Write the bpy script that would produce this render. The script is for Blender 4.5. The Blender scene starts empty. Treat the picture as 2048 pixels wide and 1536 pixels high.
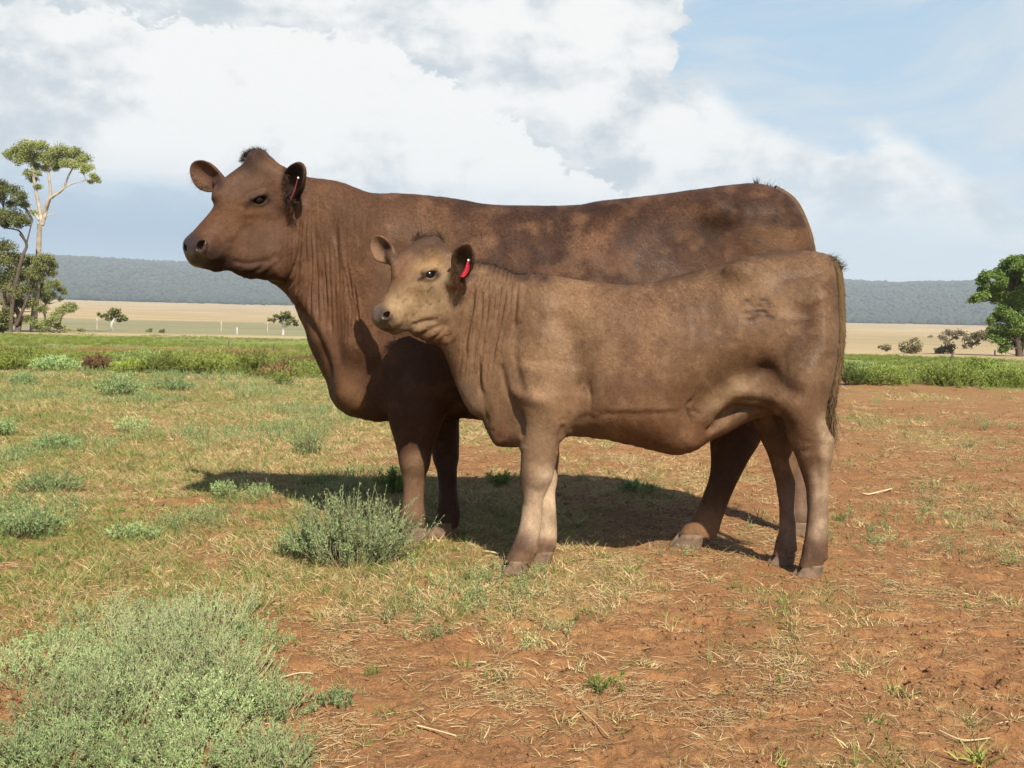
import bpy, math, random, os
import numpy as np
from mathutils import Vector, Matrix

# ------------------------------------------------------------------ camera
sc = bpy.context.scene
COL = sc.collection
F_PX = 1900.0                       # focal length in pixels of the 2048 px wide photo
CAM_Z = 0.835
PITCH = math.radians(3.283)
ROLL = math.radians(1.2)
cf = np.array([0, math.cos(PITCH), -math.sin(PITCH)])
cu0 = np.array([0, math.sin(PITCH), math.cos(PITCH)])
cr0 = np.array([1.0, 0, 0])
cr = math.cos(ROLL) * cr0 + math.sin(ROLL) * cu0
cu = -math.sin(ROLL) * cr0 + math.cos(ROLL) * cu0
cam_d = bpy.data.cameras.new('camera')
cam_d.sensor_width = 36.0
cam_d.lens = F_PX / 2048 * 36.0
cam_d.clip_start = 0.05
cam_d.clip_end = 30000
cam = bpy.data.objects.new('camera', cam_d)
COL.objects.link(cam)
cam.matrix_world = Matrix(((cr[0], cu[0], -cf[0], 0), (cr[1], cu[1], -cf[1], 0), (cr[2], cu[2], -cf[2], CAM_Z), (0, 0, 0, 1)))
sc.camera = cam

def P(px, py, Y):
    """photo pixel -> point of the place at distance Y in front of the camera"""
    d = cf + (px - 1024) / F_PX * cr + (768 - py) / F_PX * cu
    t = Y / d[1]
    return np.array([t * d[0], Y, CAM_Z + t * d[2]])

def G(px, py):
    """photo pixel -> point on the flat ground"""
    d = cf + (px - 1024) / F_PX * cr + (768 - py) / F_PX * cu
    t = -CAM_Z / d[2]
    return np.array([t * d[0], t * d[1], 0.0])

def proj(V):
    V = np.asarray(V, dtype=float)
    q = V - np.array([0, 0, CAM_Z])
    z = q @ cf
    return 1024 + F_PX * (q @ cr) / z, 768 - F_PX * (q @ cu) / z

# ------------------------------------------------------------------ sky and sun
SUN_EL = math.radians(44)
SUN_AZ = np.array([0.36, -1.0]); SUN_AZ /= np.linalg.norm(SUN_AZ)      # towards the sun, on the ground
sun_dir = np.array([SUN_AZ[0] * math.cos(SUN_EL), SUN_AZ[1] * math.cos(SUN_EL), math.sin(SUN_EL)])
EXPO = 0.9
SKY_STRENGTH = 0.075
SK = SKY_STRENGTH * 2 ** EXPO            # display value -> sky colour
world = bpy.data.worlds.new('World'); sc.world = world
world.use_nodes = True
wn, wl = world.node_tree.nodes, world.node_tree.links
wn.clear()
def W(t, **k):
    n = wn.new(t)
    for a, b in k.items(): setattr(n, a, b)
    return n
def wmath(op, a, b=None, c=None, clamp=False):
    n = W('ShaderNodeMath', operation=op, use_clamp=clamp)
    for i, v in enumerate((a, b, c)):
        if v is None: continue
        if isinstance(v, (int, float)): n.inputs[i].default_value = v
        else: wl.new(v, n.inputs[i])
    return n.outputs[0]
sky = W('ShaderNodeTexSky', sky_type='NISHITA', sun_disc=False)
sky.sun_elevation = SUN_EL
sky.sun_rotation = math.atan2(sun_dir[0], sun_dir[1])
sky.air_density = 1.0; sky.dust_density = 1.0; sky.ozone_density = 1.0; sky.altitude = 300
tc = W('ShaderNodeTexCoord')
sep = W('ShaderNodeSeparateXYZ'); wl.new(tc.outputs['Generated'], sep.inputs[0])
az = wmath('ARCTAN2', sep.outputs[0], sep.outputs[1])       # 0 = straight ahead, + = right
el = wmath('ARCSINE', sep.outputs[2])
def wcurve(x, pts, lo, hi):
    """piecewise smooth function of x given as (x, y) pairs, x in [lo, hi]"""
    m = W('ShaderNodeMapRange'); m.inputs[1].default_value = lo; m.inputs[2].default_value = hi
    wl.new(x, m.inputs[0])
    ymax = max(p[1] for p in pts)
    c = W('ShaderNodeFloatCurve'); cv = c.mapping.curves[0]
    q = [((p[0] - lo) / (hi - lo), p[1] / ymax) for p in pts]
    cv.points[0].location = q[0]; cv.points[1].location = q[-1]
    for p in q[1:-1]: cv.points.new(*p)
    c.mapping.update()
    wl.new(m.outputs[0], c.inputs[1])
    return wmath('MULTIPLY', c.outputs[0], ymax)
def wnoise(scale, detail=8, rough=0.55, off=(0, 0, 0), stretch=(1, 1, 1.7), dist=0.0):
    mp = W('ShaderNodeMapping'); mp.inputs['Location'].default_value = off; mp.inputs['Scale'].default_value = stretch
    wl.new(tc.outputs['Generated'], mp.inputs[0])
    n = W('ShaderNodeTexNoise', noise_dimensions='3D'); n.inputs['Scale'].default_value = scale
    n.inputs['Detail'].default_value = detail; n.inputs['Roughness'].default_value = rough; n.inputs['Distortion'].default_value = dist
    wl.new(mp.outputs[0], n.inputs['Vector'])
    return n.outputs[0]
def wsmooth(x, a, b):
    m = W('ShaderNodeMapRange', interpolation_type='SMOOTHSTEP'); wl.new(x, m.inputs[0])
    m.inputs[1].default_value = a; m.inputs[2].default_value = b
    return m.outputs[0]
def wmix(f, a, b):
    m = W('ShaderNodeMix', data_type='RGBA'); wl.new(f, m.inputs[0])
    for i, v in ((6, a), (7, b)):
        if isinstance(v, tuple): m.inputs[i].default_value = (*v, 1)
        else: wl.new(v, m.inputs[i])
    return m.outputs[2]
def pa(x): return math.atan((x - 1024) / F_PX)
def pe(x, y): return (659 + (x - 1024) * 0.021 - y) / F_PX * 0.985
# top edge of the cumulus bank against the blue
n_big = wnoise(7.0, 6, 0.5, (3.1, 0.2, 1.7), dist=0.35)
n_mid = wnoise(20.0, 8, 0.62, (0.4, 5.2, 2.2), dist=0.25)
n_wis = wnoise(4.0, 6, 0.6, (7.7, 1.3, 0.4), (1, 1, 3.2), dist=0.8)
edge_px = [(1235, -420), (1300, -130), (1336, 40), (1340, 110), (1300, 185), (1345, 200), (1400, 175), (1440, 215), (1500, 255), (1590, 275), (1625, 310), (1680, 295), (1760, 285), (1830, 330), (1900, 365), (1960, 395), (2048, 440)]
edge_px = [p for i, p in enumerate(edge_px) if i == 0 or p[0] > edge_px[i - 1][0]]
epts = [(-math.pi, 0.12), (-2.0, 0.12), (-1.1, 0.30), (-0.6, 0.55), (0.0, 0.55)] + [(pa(x), pe(x, y)) for x, y in edge_px if x not in (1300,)] + [(0.65, 0.10), (1.2, 0.12), (2.2, 0.14), (math.pi, 0.12)]
azw = wmath('ADD', az, wmath('ADD', wmath('MULTIPLY', wmath('SUBTRACT', n_mid, 0.5), 0.11), wmath('MULTIPLY', wmath('SUBTRACT', n_big, 0.5), 0.05)))
E = wcurve(azw, epts, -math.pi, math.pi)
edge = wmath('SUBTRACT', E, el)
edge = wmath('ADD', edge, wmath('MULTIPLY', wmath('SUBTRACT', n_mid, 0.5), 0.095))
edge = wmath('ADD', edge, wmath('MULTIPLY', wmath('SUBTRACT', n_big, 0.5), 0.03))
bank = wsmooth(edge, -0.006, 0.026)
# body shading of the bank: lit puffs and grey hollows
n_off = wnoise(7.0, 6, 0.5, (3.1 + 0.05, 0.2, 1.7 - 0.06), dist=0.35)
m_off = wnoise(20.0, 8, 0.62, (0.4 + 0.03, 5.2, 2.2 - 0.03), dist=0.25)
relief = wmath('ADD', wmath('MULTIPLY', wmath('SUBTRACT', n_off, n_big), 1.3), wmath('MULTIPLY', wmath('SUBTRACT', m_off, n_mid), 1.0))
# a nearer, brighter bank of cumulus in front of the pale upper sheet
e2_px = [(-100, 120), (150, 95), (330, 120), (520, 90), (700, 110), (830, 140), (920, 195), (1010, 240), (1090, 310), (1200, 378), (1320, 440), (1500, 520), (1800, 560)]
E2 = wcurve(azw, [(-math.pi, 0.10), (-1.5, 0.2)] + [(pa(x), pe(x, y)) for x, y in e2_px] + [(1.0, 0.03), (math.pi, 0.05)], -math.pi, math.pi)
n_puff = wnoise(34.0, 7, 0.6, (2.4, 1.2, 6.2), dist=0.5)
edge2 = wmath('ADD', wmath('SUBTRACT', E2, el), wmath('ADD', wmath('MULTIPLY', wmath('SUBTRACT', n_puff, 0.5), 0.085), wmath('MULTIPLY', wmath('SUBTRACT', n_big, 0.5), 0.07)))
rim = wmath('MULTIPLY', wsmooth(edge2, -0.003, 0.010), wsmooth(edge2, 0.13, 0.02))
back_ = wmath('MULTIPLY', wsmooth(edge2, -0.10, -0.006), wsmooth(edge2, 0.003, -0.006))
leftgrey = wmath('MULTIPLY', wsmooth(az, -0.30, -0.52), 0.30)
lum0 = wmath('ADD', wmath('ADD', relief, 0.74), wmath('MULTIPLY', wmath('SUBTRACT', n_wis, 0.5), 0.45))
lum = wmath('SUBTRACT', wmath('ADD', lum0, wmath('MULTIPLY', rim, 0.30)), wmath('ADD', wmath('MULTIPLY', back_, 0.26), leftgrey), clamp=True)
C_GREY = (0.56 / SK, 0.63 / SK, 0.69 / SK)
C_WHITE = (0.97 / SK, 0.97 / SK, 0.955 / SK)
cloudcol = wmix(wsmooth(lum, 0.22, 0.88), C_GREY, C_WHITE)
# thin high veil over the blue, right side
veil = wmath('MULTIPLY', wmath('MULTIPLY', wsmooth(n_wis, 0.36, 0.62), 0.95), wmath('MULTIPLY', wsmooth(wmath('ABSOLUTE', az), 1.5, 0.7), wsmooth(el, 0.60, 0.33)))
blue = wmix(wmath('MULTIPLY', wmath('MULTIPLY', wsmooth(el, 1.1, 0.2), wsmooth(wmath('ABSOLUTE', az), 1.5, 0.6)), 0.75), sky.outputs[0], (0.46 / SK, 0.68 / SK, 0.86 / SK))
veiled = wmix(veil, blue, (0.66 / SK, 0.74 / SK, 0.80 / SK))
# under the bank the air is clear blue-grey again (rain-cloud base), lower on the left
base_pts = [(-math.pi, 0.06), (-0.60, 0.10), (pa(0), pe(0, 420)), (pa(300), pe(300, 425)), (pa(600), pe(600, 470)), (pa(1024), pe(1024, 470)), (pa(1600), pe(1600, 470)), (pa(1800), pe(1800, 485)), (pa(2048), pe(2048, 520)), (0.8, 0.06), (math.pi, 0.05)]
B = wcurve(az, base_pts, -math.pi, math.pi)
under = wmath('ADD', wmath('SUBTRACT', el, B), wmath('MULTIPLY', wmath('SUBTRACT', n_wis, 0.5), 0.10))
bankmask = wmath('MULTIPLY', bank, wsmooth(under, -0.035, 0.075))
lowcol = wmix(wsmooth(az, -0.35, 0.30), (0.25 / SK, 0.42 / SK, 0.60 / SK), (0.62 / SK, 0.74 / SK, 0.82 / SK))
lowmask = wmath('MULTIPLY', wsmooth(el, 0.20, 0.08), wsmooth(wmath('ABSOLUTE', az), 1.5, 0.6))
skycol = wmix(lowmask, veiled, lowcol)
skycol = wmix(bankmask, skycol, cloudcol)
bg = W('ShaderNodeBackground'); bg.inputs[1].default_value = SKY_STRENGTH
wl.new(skycol, bg.inputs[0])
wo = W('ShaderNodeOutputWorld'); wl.new(bg.outputs[0], wo.inputs[0])
world.cycles.sampling_method = 'MANUAL'; world.cycles.sample_map_resolution = 512

sun_d = bpy.data.lights.new('sun', 'SUN')
sun_d.energy = 5.0; sun_d.angle = math.radians(0.53); sun_d.color = (1.0, 0.92, 0.78)
sun = bpy.data.objects.new('sun', sun_d); COL.objects.link(sun)
sun.rotation_euler = Vector(sun_dir).to_track_quat('Z', 'Y').to_euler()
sun.location = (3, -8, 8)

sc.view_settings.view_transform = 'Standard'
sc.view_settings.look = 'None'
sc.view_settings.gamma = 1.0
sc.view_settings.use_curve_mapping = False
sc.view_settings.exposure = EXPO
sc.render.engine = 'CYCLES'
sc.cycles.use_denoising = True
try: sc.cycles.denoiser = 'OPENIMAGEDENOISE'
except Exception: pass
sc.cycles.max_bounces = 6
sc.cycles.diffuse_bounces = 3
sc.cycles.transparent_max_bounces = 8
sc.cycles.volume_bounces = 0
# ------------------------------------------------------------------ helpers
rng = np.random.default_rng(7)
def tag(o, label=None, cat=None, group=None, kind=None):
    if label: o['label'] = label
    if cat: o['category'] = cat
    if group: o['group'] = group
    if kind: o['kind'] = kind
    return o
def empty(name, loc=(0, 0, 0)):
    o = bpy.data.objects.new(name, None); COL.objects.link(o); o.location = loc
    o.empty_display_size = 0.1
    return o
def mesh_obj(name, V, F, mat=None, parent=None, smooth=True, link=True):
    """V (n,3), F (m,3) or (m,4) int array, or a list of such arrays"""
    V = np.ascontiguousarray(V, dtype=np.float32)
    if isinstance(F, list) and len(F) and not hasattr(F[0][0], '__len__'):
        F = [np.array([f for f in F if len(f) == k]) for k in sorted({len(f) for f in F})]
    Fs = F if isinstance(F, list) else [F]
    Fs = [np.asarray(f, dtype=np.int32) for f in Fs if len(f)]
    me = bpy.data.meshes.new(name)
    me.vertices.add(len(V)); me.vertices.foreach_set('co', V.ravel())
    nl = sum(f.size for f in Fs); npoly = sum(len(f) for f in Fs)
    me.loops.add(nl); me.polygons.add(npoly)
    me.loops.foreach_set('vertex_index', np.concatenate([f.ravel() for f in Fs]))
    tot = np.concatenate([np.full(len(f), f.shape[1], np.int32) for f in Fs])
    st = np.zeros(npoly, np.int32); st[1:] = np.cumsum(tot)[:-1]
    me.polygons.foreach_set('loop_start', st)
    try: me.polygons.foreach_set('loop_total', tot)
    except Exception: pass
    me.update(calc_edges=True)
    if smooth: me.polygons.foreach_set('use_smooth', np.ones(npoly, bool))
    if mat: me.materials.append(mat)
    o = bpy.data.objects.new(name, me)
    if link: COL.objects.link(o)
    if parent is not None:
        o.parent = parent
        o.matrix_parent_inverse = Matrix.Translation(-Vector(parent.location)) if parent.type == 'EMPTY' else Matrix()
    return o
def color_attr(me, name, C):
    a = me.color_attributes.new(name, 'FLOAT_COLOR', 'POINT')
    C = np.asarray(C, np.float32)
    if C.shape[1] == 3: C = np.hstack([C, np.ones((len(C), 1), np.float32)])
    a.data.foreach_set('color', np.ascontiguousarray(C).ravel())
def float_attr(me, name, v):
    a = me.attributes.new(name, 'FLOAT', 'POINT')
    a.data.foreach_set('value', np.ascontiguousarray(v, dtype=np.float32))

class MatB:
    """tiny node-material builder"""
    def __init__(s, name):
        s.m = bpy.data.materials.new(name); s.m.use_nodes = True
        s.n, s.l = s.m.node_tree.nodes, s.m.node_tree.links
        s.b = s.n['Principled BSDF']
        s.geo = None
    def node(s, t, **k):
        x = s.n.new(t)
        for a, b in k.items(): setattr(x, a, b)
        return x
    def put(s, sock, v):
        if v is None: return
        if isinstance(v, (int, float)): sock.default_value = v
        elif isinstance(v, (tuple, list)): sock.default_value = (*v, 1) if len(v) == 3 and sock.type == 'RGBA' else v
        else: s.l.new(v, sock)
    def set(s, **k):
        names = dict(color='Base Color', rough='Roughness', spec='Specular IOR Level', sheen='Sheen Weight', sheen_rough='Sheen Roughness', normal='Normal', coat='Coat Weight', trans='Transmission Weight', metal='Metallic', sheen_tint='Sheen Tint')
        for a, v in k.items(): s.put(s.b.inputs[names[a]], v)
        return s
    def coord(s, kind='Object'):
        return s.node('ShaderNodeTexCoord').outputs[kind]
    def noise(s, scale, detail=4, rough=0.5, vec=None, stretch=None, dist=0.0):
        v = vec if vec is not None else s.coord()
        if stretch:
            mp = s.node('ShaderNodeMapping'); mp.inputs['Scale'].default_value = stretch; s.l.new(v, mp.inputs[0]); v = mp.outputs[0]
        n = s.node('ShaderNodeTexNoise'); s.l.new(v, n.inputs['Vector'])
        n.inputs['Scale'].default_value = scale; n.inputs['Detail'].default_value = detail
        n.inputs['Roughness'].default_value = rough; n.inputs['Distortion'].default_value = dist
        return n.outputs[0]
    def range(s, x, a, b, c=0.0, d=1.0):
        m = s.node('ShaderNodeMapRange'); s.l.new(x, m.inputs[0])
        for i, v in enumerate((a, b, c, d)): m.inputs[i + 1].default_value = v
        return m.outputs[0]
    def mix(s, f, a, b, mode='MIX'):
        m = s.node('ShaderNodeMix', data_type='RGBA', blend_type=mode)
        s.put(m.inputs[0], f); s.put(m.inputs[6], a); s.put(m.inputs[7], b)
        return m.outputs[2]
    def math(s, op, a, b=None):
        m = s.node('ShaderNodeMath', operation=op); s.put(m.inputs[0], a); s.put(m.inputs[1], b)
        return m.outputs[0]
    def attr(s, name, out='Color'):
        a = s.node('ShaderNodeAttribute', attribute_name=name); return a.outputs[out]
    def bump(s, h, strength=0.3, dist=0.01, normal=None):
        b = s.node('ShaderNodeBump'); b.inputs['Strength'].default_value = strength; b.inputs['Distance'].default_value = dist
        s.l.new(h, b.inputs['Height'])
        if normal is not None: s.l.new(normal, b.inputs['Normal'])
        return b.outputs[0]

def simple_mat(name, col, rough=0.6, var=0.15, scale=30, bump=0.0, bdist=0.002, spec=0.4, **k):
    m = MatB(name)
    n = m.noise(scale, 5, 0.6)
    a = tuple(c * (1 - var) * .83 for c in col); b = tuple(min(1, c * (1 + var) * .83) for c in col)
    m.set(color=m.mix(m.range(n, 0.3, 0.7), a, b), rough=rough, spec=spec, **k)
    if bump: m.set(normal=m.bump(n, bump, bdist))
    return m.m


def vnoise(x, y, seed=0):
    """smooth value noise, numpy, period-free"""
    xi = np.floor(x).astype(np.int64); yi = np.floor(y).astype(np.int64)
    xf = x - xi; yf = y - yi
    xf = xf * xf * (3 - 2 * xf); yf = yf * yf * (3 - 2 * yf)
    def h(a, b):
        n = (a * 374761393 + b * 668265263 + seed * 974711) & 0x7fffffff
        n = ((n ^ (n >> 13)) * 1274126177) & 0x7fffffff
        return ((n ^ (n >> 16)) & 0xffff) / 65535.0
    return (h(xi, yi) * (1 - xf) + h(xi + 1, yi) * xf) * (1 - yf) + (h(xi, yi + 1) * (1 - xf) + h(xi + 1, yi + 1) * xf) * yf
def fbm(x, y, oct=4, seed=0, gain=0.5):
    s = 0.0; a = 1.0; t = 0.0
    for i in range(oct):
        s = s + a * vnoise(x * 2 ** i + 17.3 * i, y * 2 ** i - 9.1 * i, seed + i); t += a; a *= gain
    return s / t
def sstep(x, a, b):
    t = np.clip((x - a) / (b - a), 0, 1); return t * t * (3 - 2 * t)

# ------------------------------------------------------------------ sculpting: distance fields on a grid, meshed by surface nets
def surface_nets(D, xs, ys, zs):
    nx, ny, nz = D.shape
    S = D < 0
    edges = {}
    acc = np.zeros((nx - 1, ny - 1, nz - 1, 3), np.float32); cnt = np.zeros((nx - 1, ny - 1, nz - 1), np.float32)
    coords = (xs, ys, zs)
    for ax in range(3):
        sl0 = [slice(None)] * 3; sl1 = [slice(None)] * 3
        sl0[ax] = slice(0, -1); sl1[ax] = slice(1, None)
        cr_ = S[tuple(sl0)] != S[tuple(sl1)]
        idx = np.argwhere(cr_)
        a = D[tuple(sl0)][cr_]; b = D[tuple(sl1)][cr_]
        t = a / (a - b)
        pos = np.stack([coords[k][idx[:, k]] for k in range(3)], 1).astype(np.float64)
        c = coords[ax]; pos[:, ax] += t * (c[idx[:, ax] + 1] - c[idx[:, ax]])
        edges[ax] = (idx, S[tuple(sl0)][cr_])
        o = [k for k in range(3) if k != ax]
        for da in (0, 1):
            for db in (0, 1):
                ci = idx.copy(); ci[:, o[0]] -= da; ci[:, o[1]] -= db
                ok = (ci >= 0).all(1) & (ci[:, 0] < nx - 1) & (ci[:, 1] < ny - 1) & (ci[:, 2] < nz - 1)
                c_ = ci[ok]
                np.add.at(acc, (c_[:, 0], c_[:, 1], c_[:, 2]), pos[ok]); np.add.at(cnt, (c_[:, 0], c_[:, 1], c_[:, 2]), 1)
    m = cnt > 0
    vid = -np.ones(cnt.shape, np.int64); vid[m] = np.arange(m.sum())
    V = acc[m] / cnt[m][:, None]
    Q = []
    for ax in range(3):
        idx, ins = edges[ax]; o = [k for k in range(3) if k != ax]
        ok = (idx[:, o[0]] > 0) & (idx[:, o[1]] > 0) & (idx[:, o[0]] < D.shape[o[0]] - 1) & (idx[:, o[1]] < D.shape[o[1]] - 1)
        idx = idx[ok]; ins = ins[ok]
        q = []
        for da, db in ((0, 0), (1, 0), (1, 1), (0, 1)):
            ci = idx.copy(); ci[:, o[0]] -= da; ci[:, o[1]] -= db
            q.append(vid[ci[:, 0], ci[:, 1], ci[:, 2]])
        q = np.stack(q, 1)
        flip = ins if ax in (0, 2) else ~ins
        q[flip] = q[flip][:, ::-1]
        Q.append(q)
    return V, np.concatenate(Q)[:, ::-1]

def smin(a, b, k):
    h = np.clip(0.5 + 0.5 * (b - a) / k, 0, 1)
    return b * (1 - h) + a * h - k * h * (1 - h)
def smax(a, b, k): return -smin(-a, -b, k)

def catmull(pts, n=6, closed=True):
    pts = np.asarray(pts, float); out = []
    N = len(pts)
    for i in range(N if closed else N - 1):
        g = (lambda k: pts[k % N]) if closed else (lambda k: pts[min(max(k, 0), N - 1)])
        p0, p1, p2, p3 = g(i - 1), g(i), g(i + 1), g(i + 2)
        for t in np.arange(n) / n:
            out.append(0.5 * (2 * p1 + (p2 - p0) * t + (2 * p0 - 5 * p1 + 4 * p2 - p3) * t * t + (3 * p1 - p0 - 3 * p2 + p3) * t ** 3))
    if not closed: out.append(pts[-1])
    return np.array(out)

def dist_polyline(px, py, pts, closed=False):
    pts = np.asarray(pts, float)
    d = np.full(px.shape, 1e9)
    n = len(pts)
    for i in range(n if closed else max(n - 1, 1)):
        a = pts[i]; b = pts[(i + 1) % n]
        vx, vy = b - a; L = vx * vx + vy * vy
        if L < 1e-12: t = 0.0
        else: t = np.clip(((px - a[0]) * vx + (py - a[1]) * vy) / L, 0, 1)
        d = np.minimum(d, (px - a[0] - t * vx) ** 2 + (py - a[1] - t * vy) ** 2)
    return np.sqrt(d)
def inside_poly(px, py, pts):
    r = np.zeros(px.shape, bool); n = len(pts); j = n - 1
    for i in range(n):
        xi, yi = pts[i]; xj, yj = pts[j]
        if yi != yj:
            r ^= ((yi > py) != (yj > py)) & (px < (xj - xi) * (py - yi) / (yj - yi) + xi)
        j = i
    return r

class Sculpt:
    def __init__(s, xs, ys, zs):
        s.xs, s.ys, s.zs = [np.asarray(a, np.float64) for a in (xs, ys, zs)]
        s.D = np.full((len(xs), len(ys), len(zs)), 0.3, np.float32)
    def box(s, lo, hi):
        r = []
        for a, l, h in zip((s.xs, s.ys, s.zs), lo, hi):
            i0 = max(np.searchsorted(a, l) - 1, 0); i1 = min(np.searchsorted(a, h) + 1, len(a)); r.append(slice(i0, max(i1, i0 + 1)))
        X = s.xs[r[0]][:, None, None]; Y = s.ys[r[1]][None, :, None]; Z = s.zs[r[2]][None, None, :]
        return tuple(r), X, Y, Z
    def join(s, r, F, k): s.D[r] = smin(s.D[r], F.astype(np.float32), k) if k > 0 else np.minimum(s.D[r], F)
    def cut(s, r, F, k): s.D[r] = smax(s.D[r], -F.astype(np.float32), k)
    def inflate(s, poly_px, Y0, ctrl, sig=90.0, k=0.0, ymap=None):
        """traced side outline, given real thickness by control points (px, py, half thickness, rounding distance, y offset)"""
        YM = (lambda x: float(np.interp(x, ymap[0], ymap[1]))) if ymap else (lambda x: Y0)
        pw = np.array([P(x, y, YM(x))[[0, 2]] for x, y in catmull(poly_px, 5)])
        X2, Z2 = np.meshgrid(s.xs, s.zs, indexing='ij')
        d = dist_polyline(X2, Z2, pw, True); ins = inside_poly(X2, Z2, pw)
        c = np.array([[*P(a[0], a[1], YM(a[0]))[[0, 2]], a[2], a[3], (YM(a[0]) - Y0) if ymap else a[4]] for a in ctrl])
        sw = sig / F_PX * Y0
        wsum = np.zeros_like(X2); acc = np.zeros((3,) + X2.shape)
        for q in c:
            w = np.exp(-((X2 - q[0]) ** 2 + (Z2 - q[1]) ** 2) / (2 * sw * sw)) + 1e-12
            wsum += w
            for i in range(3): acc[i] += w * q[2 + i]
        T, dm, yo = acc / wsum
        u = np.clip(d / dm, 0, 1)
        h = T * np.sqrt(np.clip(1 - (1 - u) ** 2.1, 0, 1))
        h = np.where(ins, h, 0)
        gx = np.gradient(h, s.xs, axis=0); gz = np.gradient(h, s.zs, axis=1)
        g = np.sqrt(1 + np.minimum(gx * gx + gz * gz, 9.0))
        sgn = np.where(ins, 0.0, 1.0)
        yy = np.abs(s.ys[None, :, None] - (Y0 + yo)[:, None, :])
        Fi = np.maximum((yy - h[:, None, :]) / g[:, None, :], -d[:, None, :])
        Fo = np.sqrt(d[:, None, :] ** 2 + yy ** 2)
        F = np.where(ins[:, None, :], Fi, Fo)
        s.join((slice(None),) * 3, F, k)
    def leg(s, rows, k=0.03, zcut=None, pw=2.0):
        """rows top to bottom: (py, px_front, px_rear, Y, half width across). in-plane extent traced, depth real"""
        R = []
        for py, xa, xb, Y, ry in rows:
            a = P(xa, py, Y); b = P(xb, py, Y)
            R.append([(a[2] + b[2]) / 2, (a[0] + b[0]) / 2, (b[0] - a[0]) / 2, Y, ry])
        R = np.array(R); R = R[np.argsort(R[:, 0])]
        R = np.vstack([R[:1], R]); R[0, 0] -= .022; R[0, 1] -= .006
        z0, z1 = R[0, 0], R[-1, 0]
        pad = 0.10
        lo = (np.min(R[:, 1] - R[:, 2]) - pad, np.min(R[:, 3] - R[:, 4]) - pad, z0 - pad)
        hi = (np.max(R[:, 1] + R[:, 2]) + pad, np.max(R[:, 3] + R[:, 4]) + pad, z1 + pad)
        r, X, Y, Z = s.box(lo, hi)
        z = s.zs[r[2]]
        # smooth interpolation
        def itp(c):
            zz = np.clip(z, z0, z1); y = np.interp(zz, R[:, 0], R[:, c])
            return y
        zf = np.linspace(z0, z1, 160)
        def sm(c):
            y = np.interp(zf, R[:, 0], R[:, c]); ker = np.hanning(13); ker /= ker.sum()
            y = np.convolve(np.pad(y, 6, mode='edge'), ker, 'valid')
            return np.interp(np.clip(z, z0, z1), zf, y)
        cx, rx, cy, ry = sm(1), sm(2), sm(3), sm(4)
        q = (np.abs((X - cx) / rx) ** pw + np.abs((Y - cy) / ry) ** pw) ** (1 / pw)
        rm = np.minimum(rx, ry)
        dcx = np.gradient(cx, z) if len(z) > 2 else 0
        F = (q - 1) * rm / np.sqrt(1 + dcx ** 2)
        ez = np.maximum(z0 - z, z - z1)
        ez = np.where(z > z1, ez * 1.0, ez)
        F = np.where(ez[None, None, :] > 0, np.sqrt(np.maximum(F, 0) ** 2 + ez ** 2) + np.minimum(F, 0) * 0.0, F)
        F = np.maximum(F, (ez - 0.0)[None, None, :])
        s.join(r, F, k)
    def ell(s, c, R, axes=None, k=0.02, cut=False, flat=None):
        """ellipsoid: centre, radii, optional 3x3 rows = axes"""
        c = np.asarray(c, float); R = np.asarray(R, float); A = np.eye(3) if axes is None else np.asarray(axes, float)
        ext = np.sqrt(((A * R[:, None]) ** 2).sum(0)) + 2.5 * k + 0.01
        r, X, Y, Z = s.box(c - ext, c + ext)
        dx, dy, dz = X - c[0], Y - c[1], Z - c[2]
        q = 0; g = 0
        for i in range(3):
            t = A[i, 0] * dx + A[i, 1] * dy + A[i, 2] * dz
            q = q + (t / R[i]) ** 2; g = g + (t / R[i] ** 2) ** 2
        q = np.sqrt(q); g = np.sqrt(g)
        F = q * (q - 1) / np.maximum(g, 1e-6)
        if flat: pass
        (s.cut if cut else s.join)(r, F, k)
    def capsule(s, a, b, ra, rb, k=0.02, cut=False):
        a = np.asarray(a, float); b = np.asarray(b, float); m = max(ra, rb) + 2.5 * k + 0.01
        r, X, Y, Z = s.box(np.minimum(a, b) - m, np.maximum(a, b) + m)
        v = b - a; L = v @ v
        t = np.clip(((X - a[0]) * v[0] + (Y - a[1]) * v[1] + (Z - a[2]) * v[2]) / L, 0, 1)
        F = np.sqrt((X - a[0] - t * v[0]) ** 2 + (Y - a[1] - t * v[1]) ** 2 + (Z - a[2] - t * v[2]) ** 2) - (ra + (rb - ra) * t)
        (s.cut if cut else s.join)(r, F, k)
    def head(s, A, u, v, w, L, secs, k=0.03, pw=2.3):
        """secs: (t, top, bottom, half width) in head lengths, along u from the poll A"""
        S = np.array(secs) * L
        lo = A - 0.35 * L; hi = A + 0.35 * L
        B = A + u * L
        lo = np.minimum(A, B) - 0.55 * L; hi = np.maximum(A, B) + 0.55 * L
        r, X, Y, Z = s.box(lo, hi)
        dx, dy, dz = X - A[0], Y - A[1], Z - A[2]
        a = (u[0] * dx + u[1] * dy + u[2] * dz); b = (v[0] * dx + v[1] * dy + v[2] * dz); c = (w[0] * dx + w[1] * dy + w[2] * dz)
        tt = np.linspace(S[0, 0], S[-1, 0], 120)
        def f(col):
            y = np.interp(tt, S[:, 0], S[:, col]); ker = np.hanning(11); ker /= ker.sum()
            return np.convolve(np.pad(y, 5, mode='edge'), ker, 'valid')
        top, bot, hw = [np.interp(a, tt, f(i)) for i in (1, 2, 3)]
        cv = (top + bot) / 2; hv = (top - bot) / 2
        # narrower under the jaw
        rel = np.clip((b - cv) / hv, -1, 1)
        hw2 = hw * (1 - 0.42 * np.clip(-rel, 0, 1) ** 1.5 - 0.10 * np.clip(rel, 0, 1) ** 2)
        q = (np.abs((b - cv) / hv) ** pw + np.abs(c / hw2) ** pw) ** (1 / pw)
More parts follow.
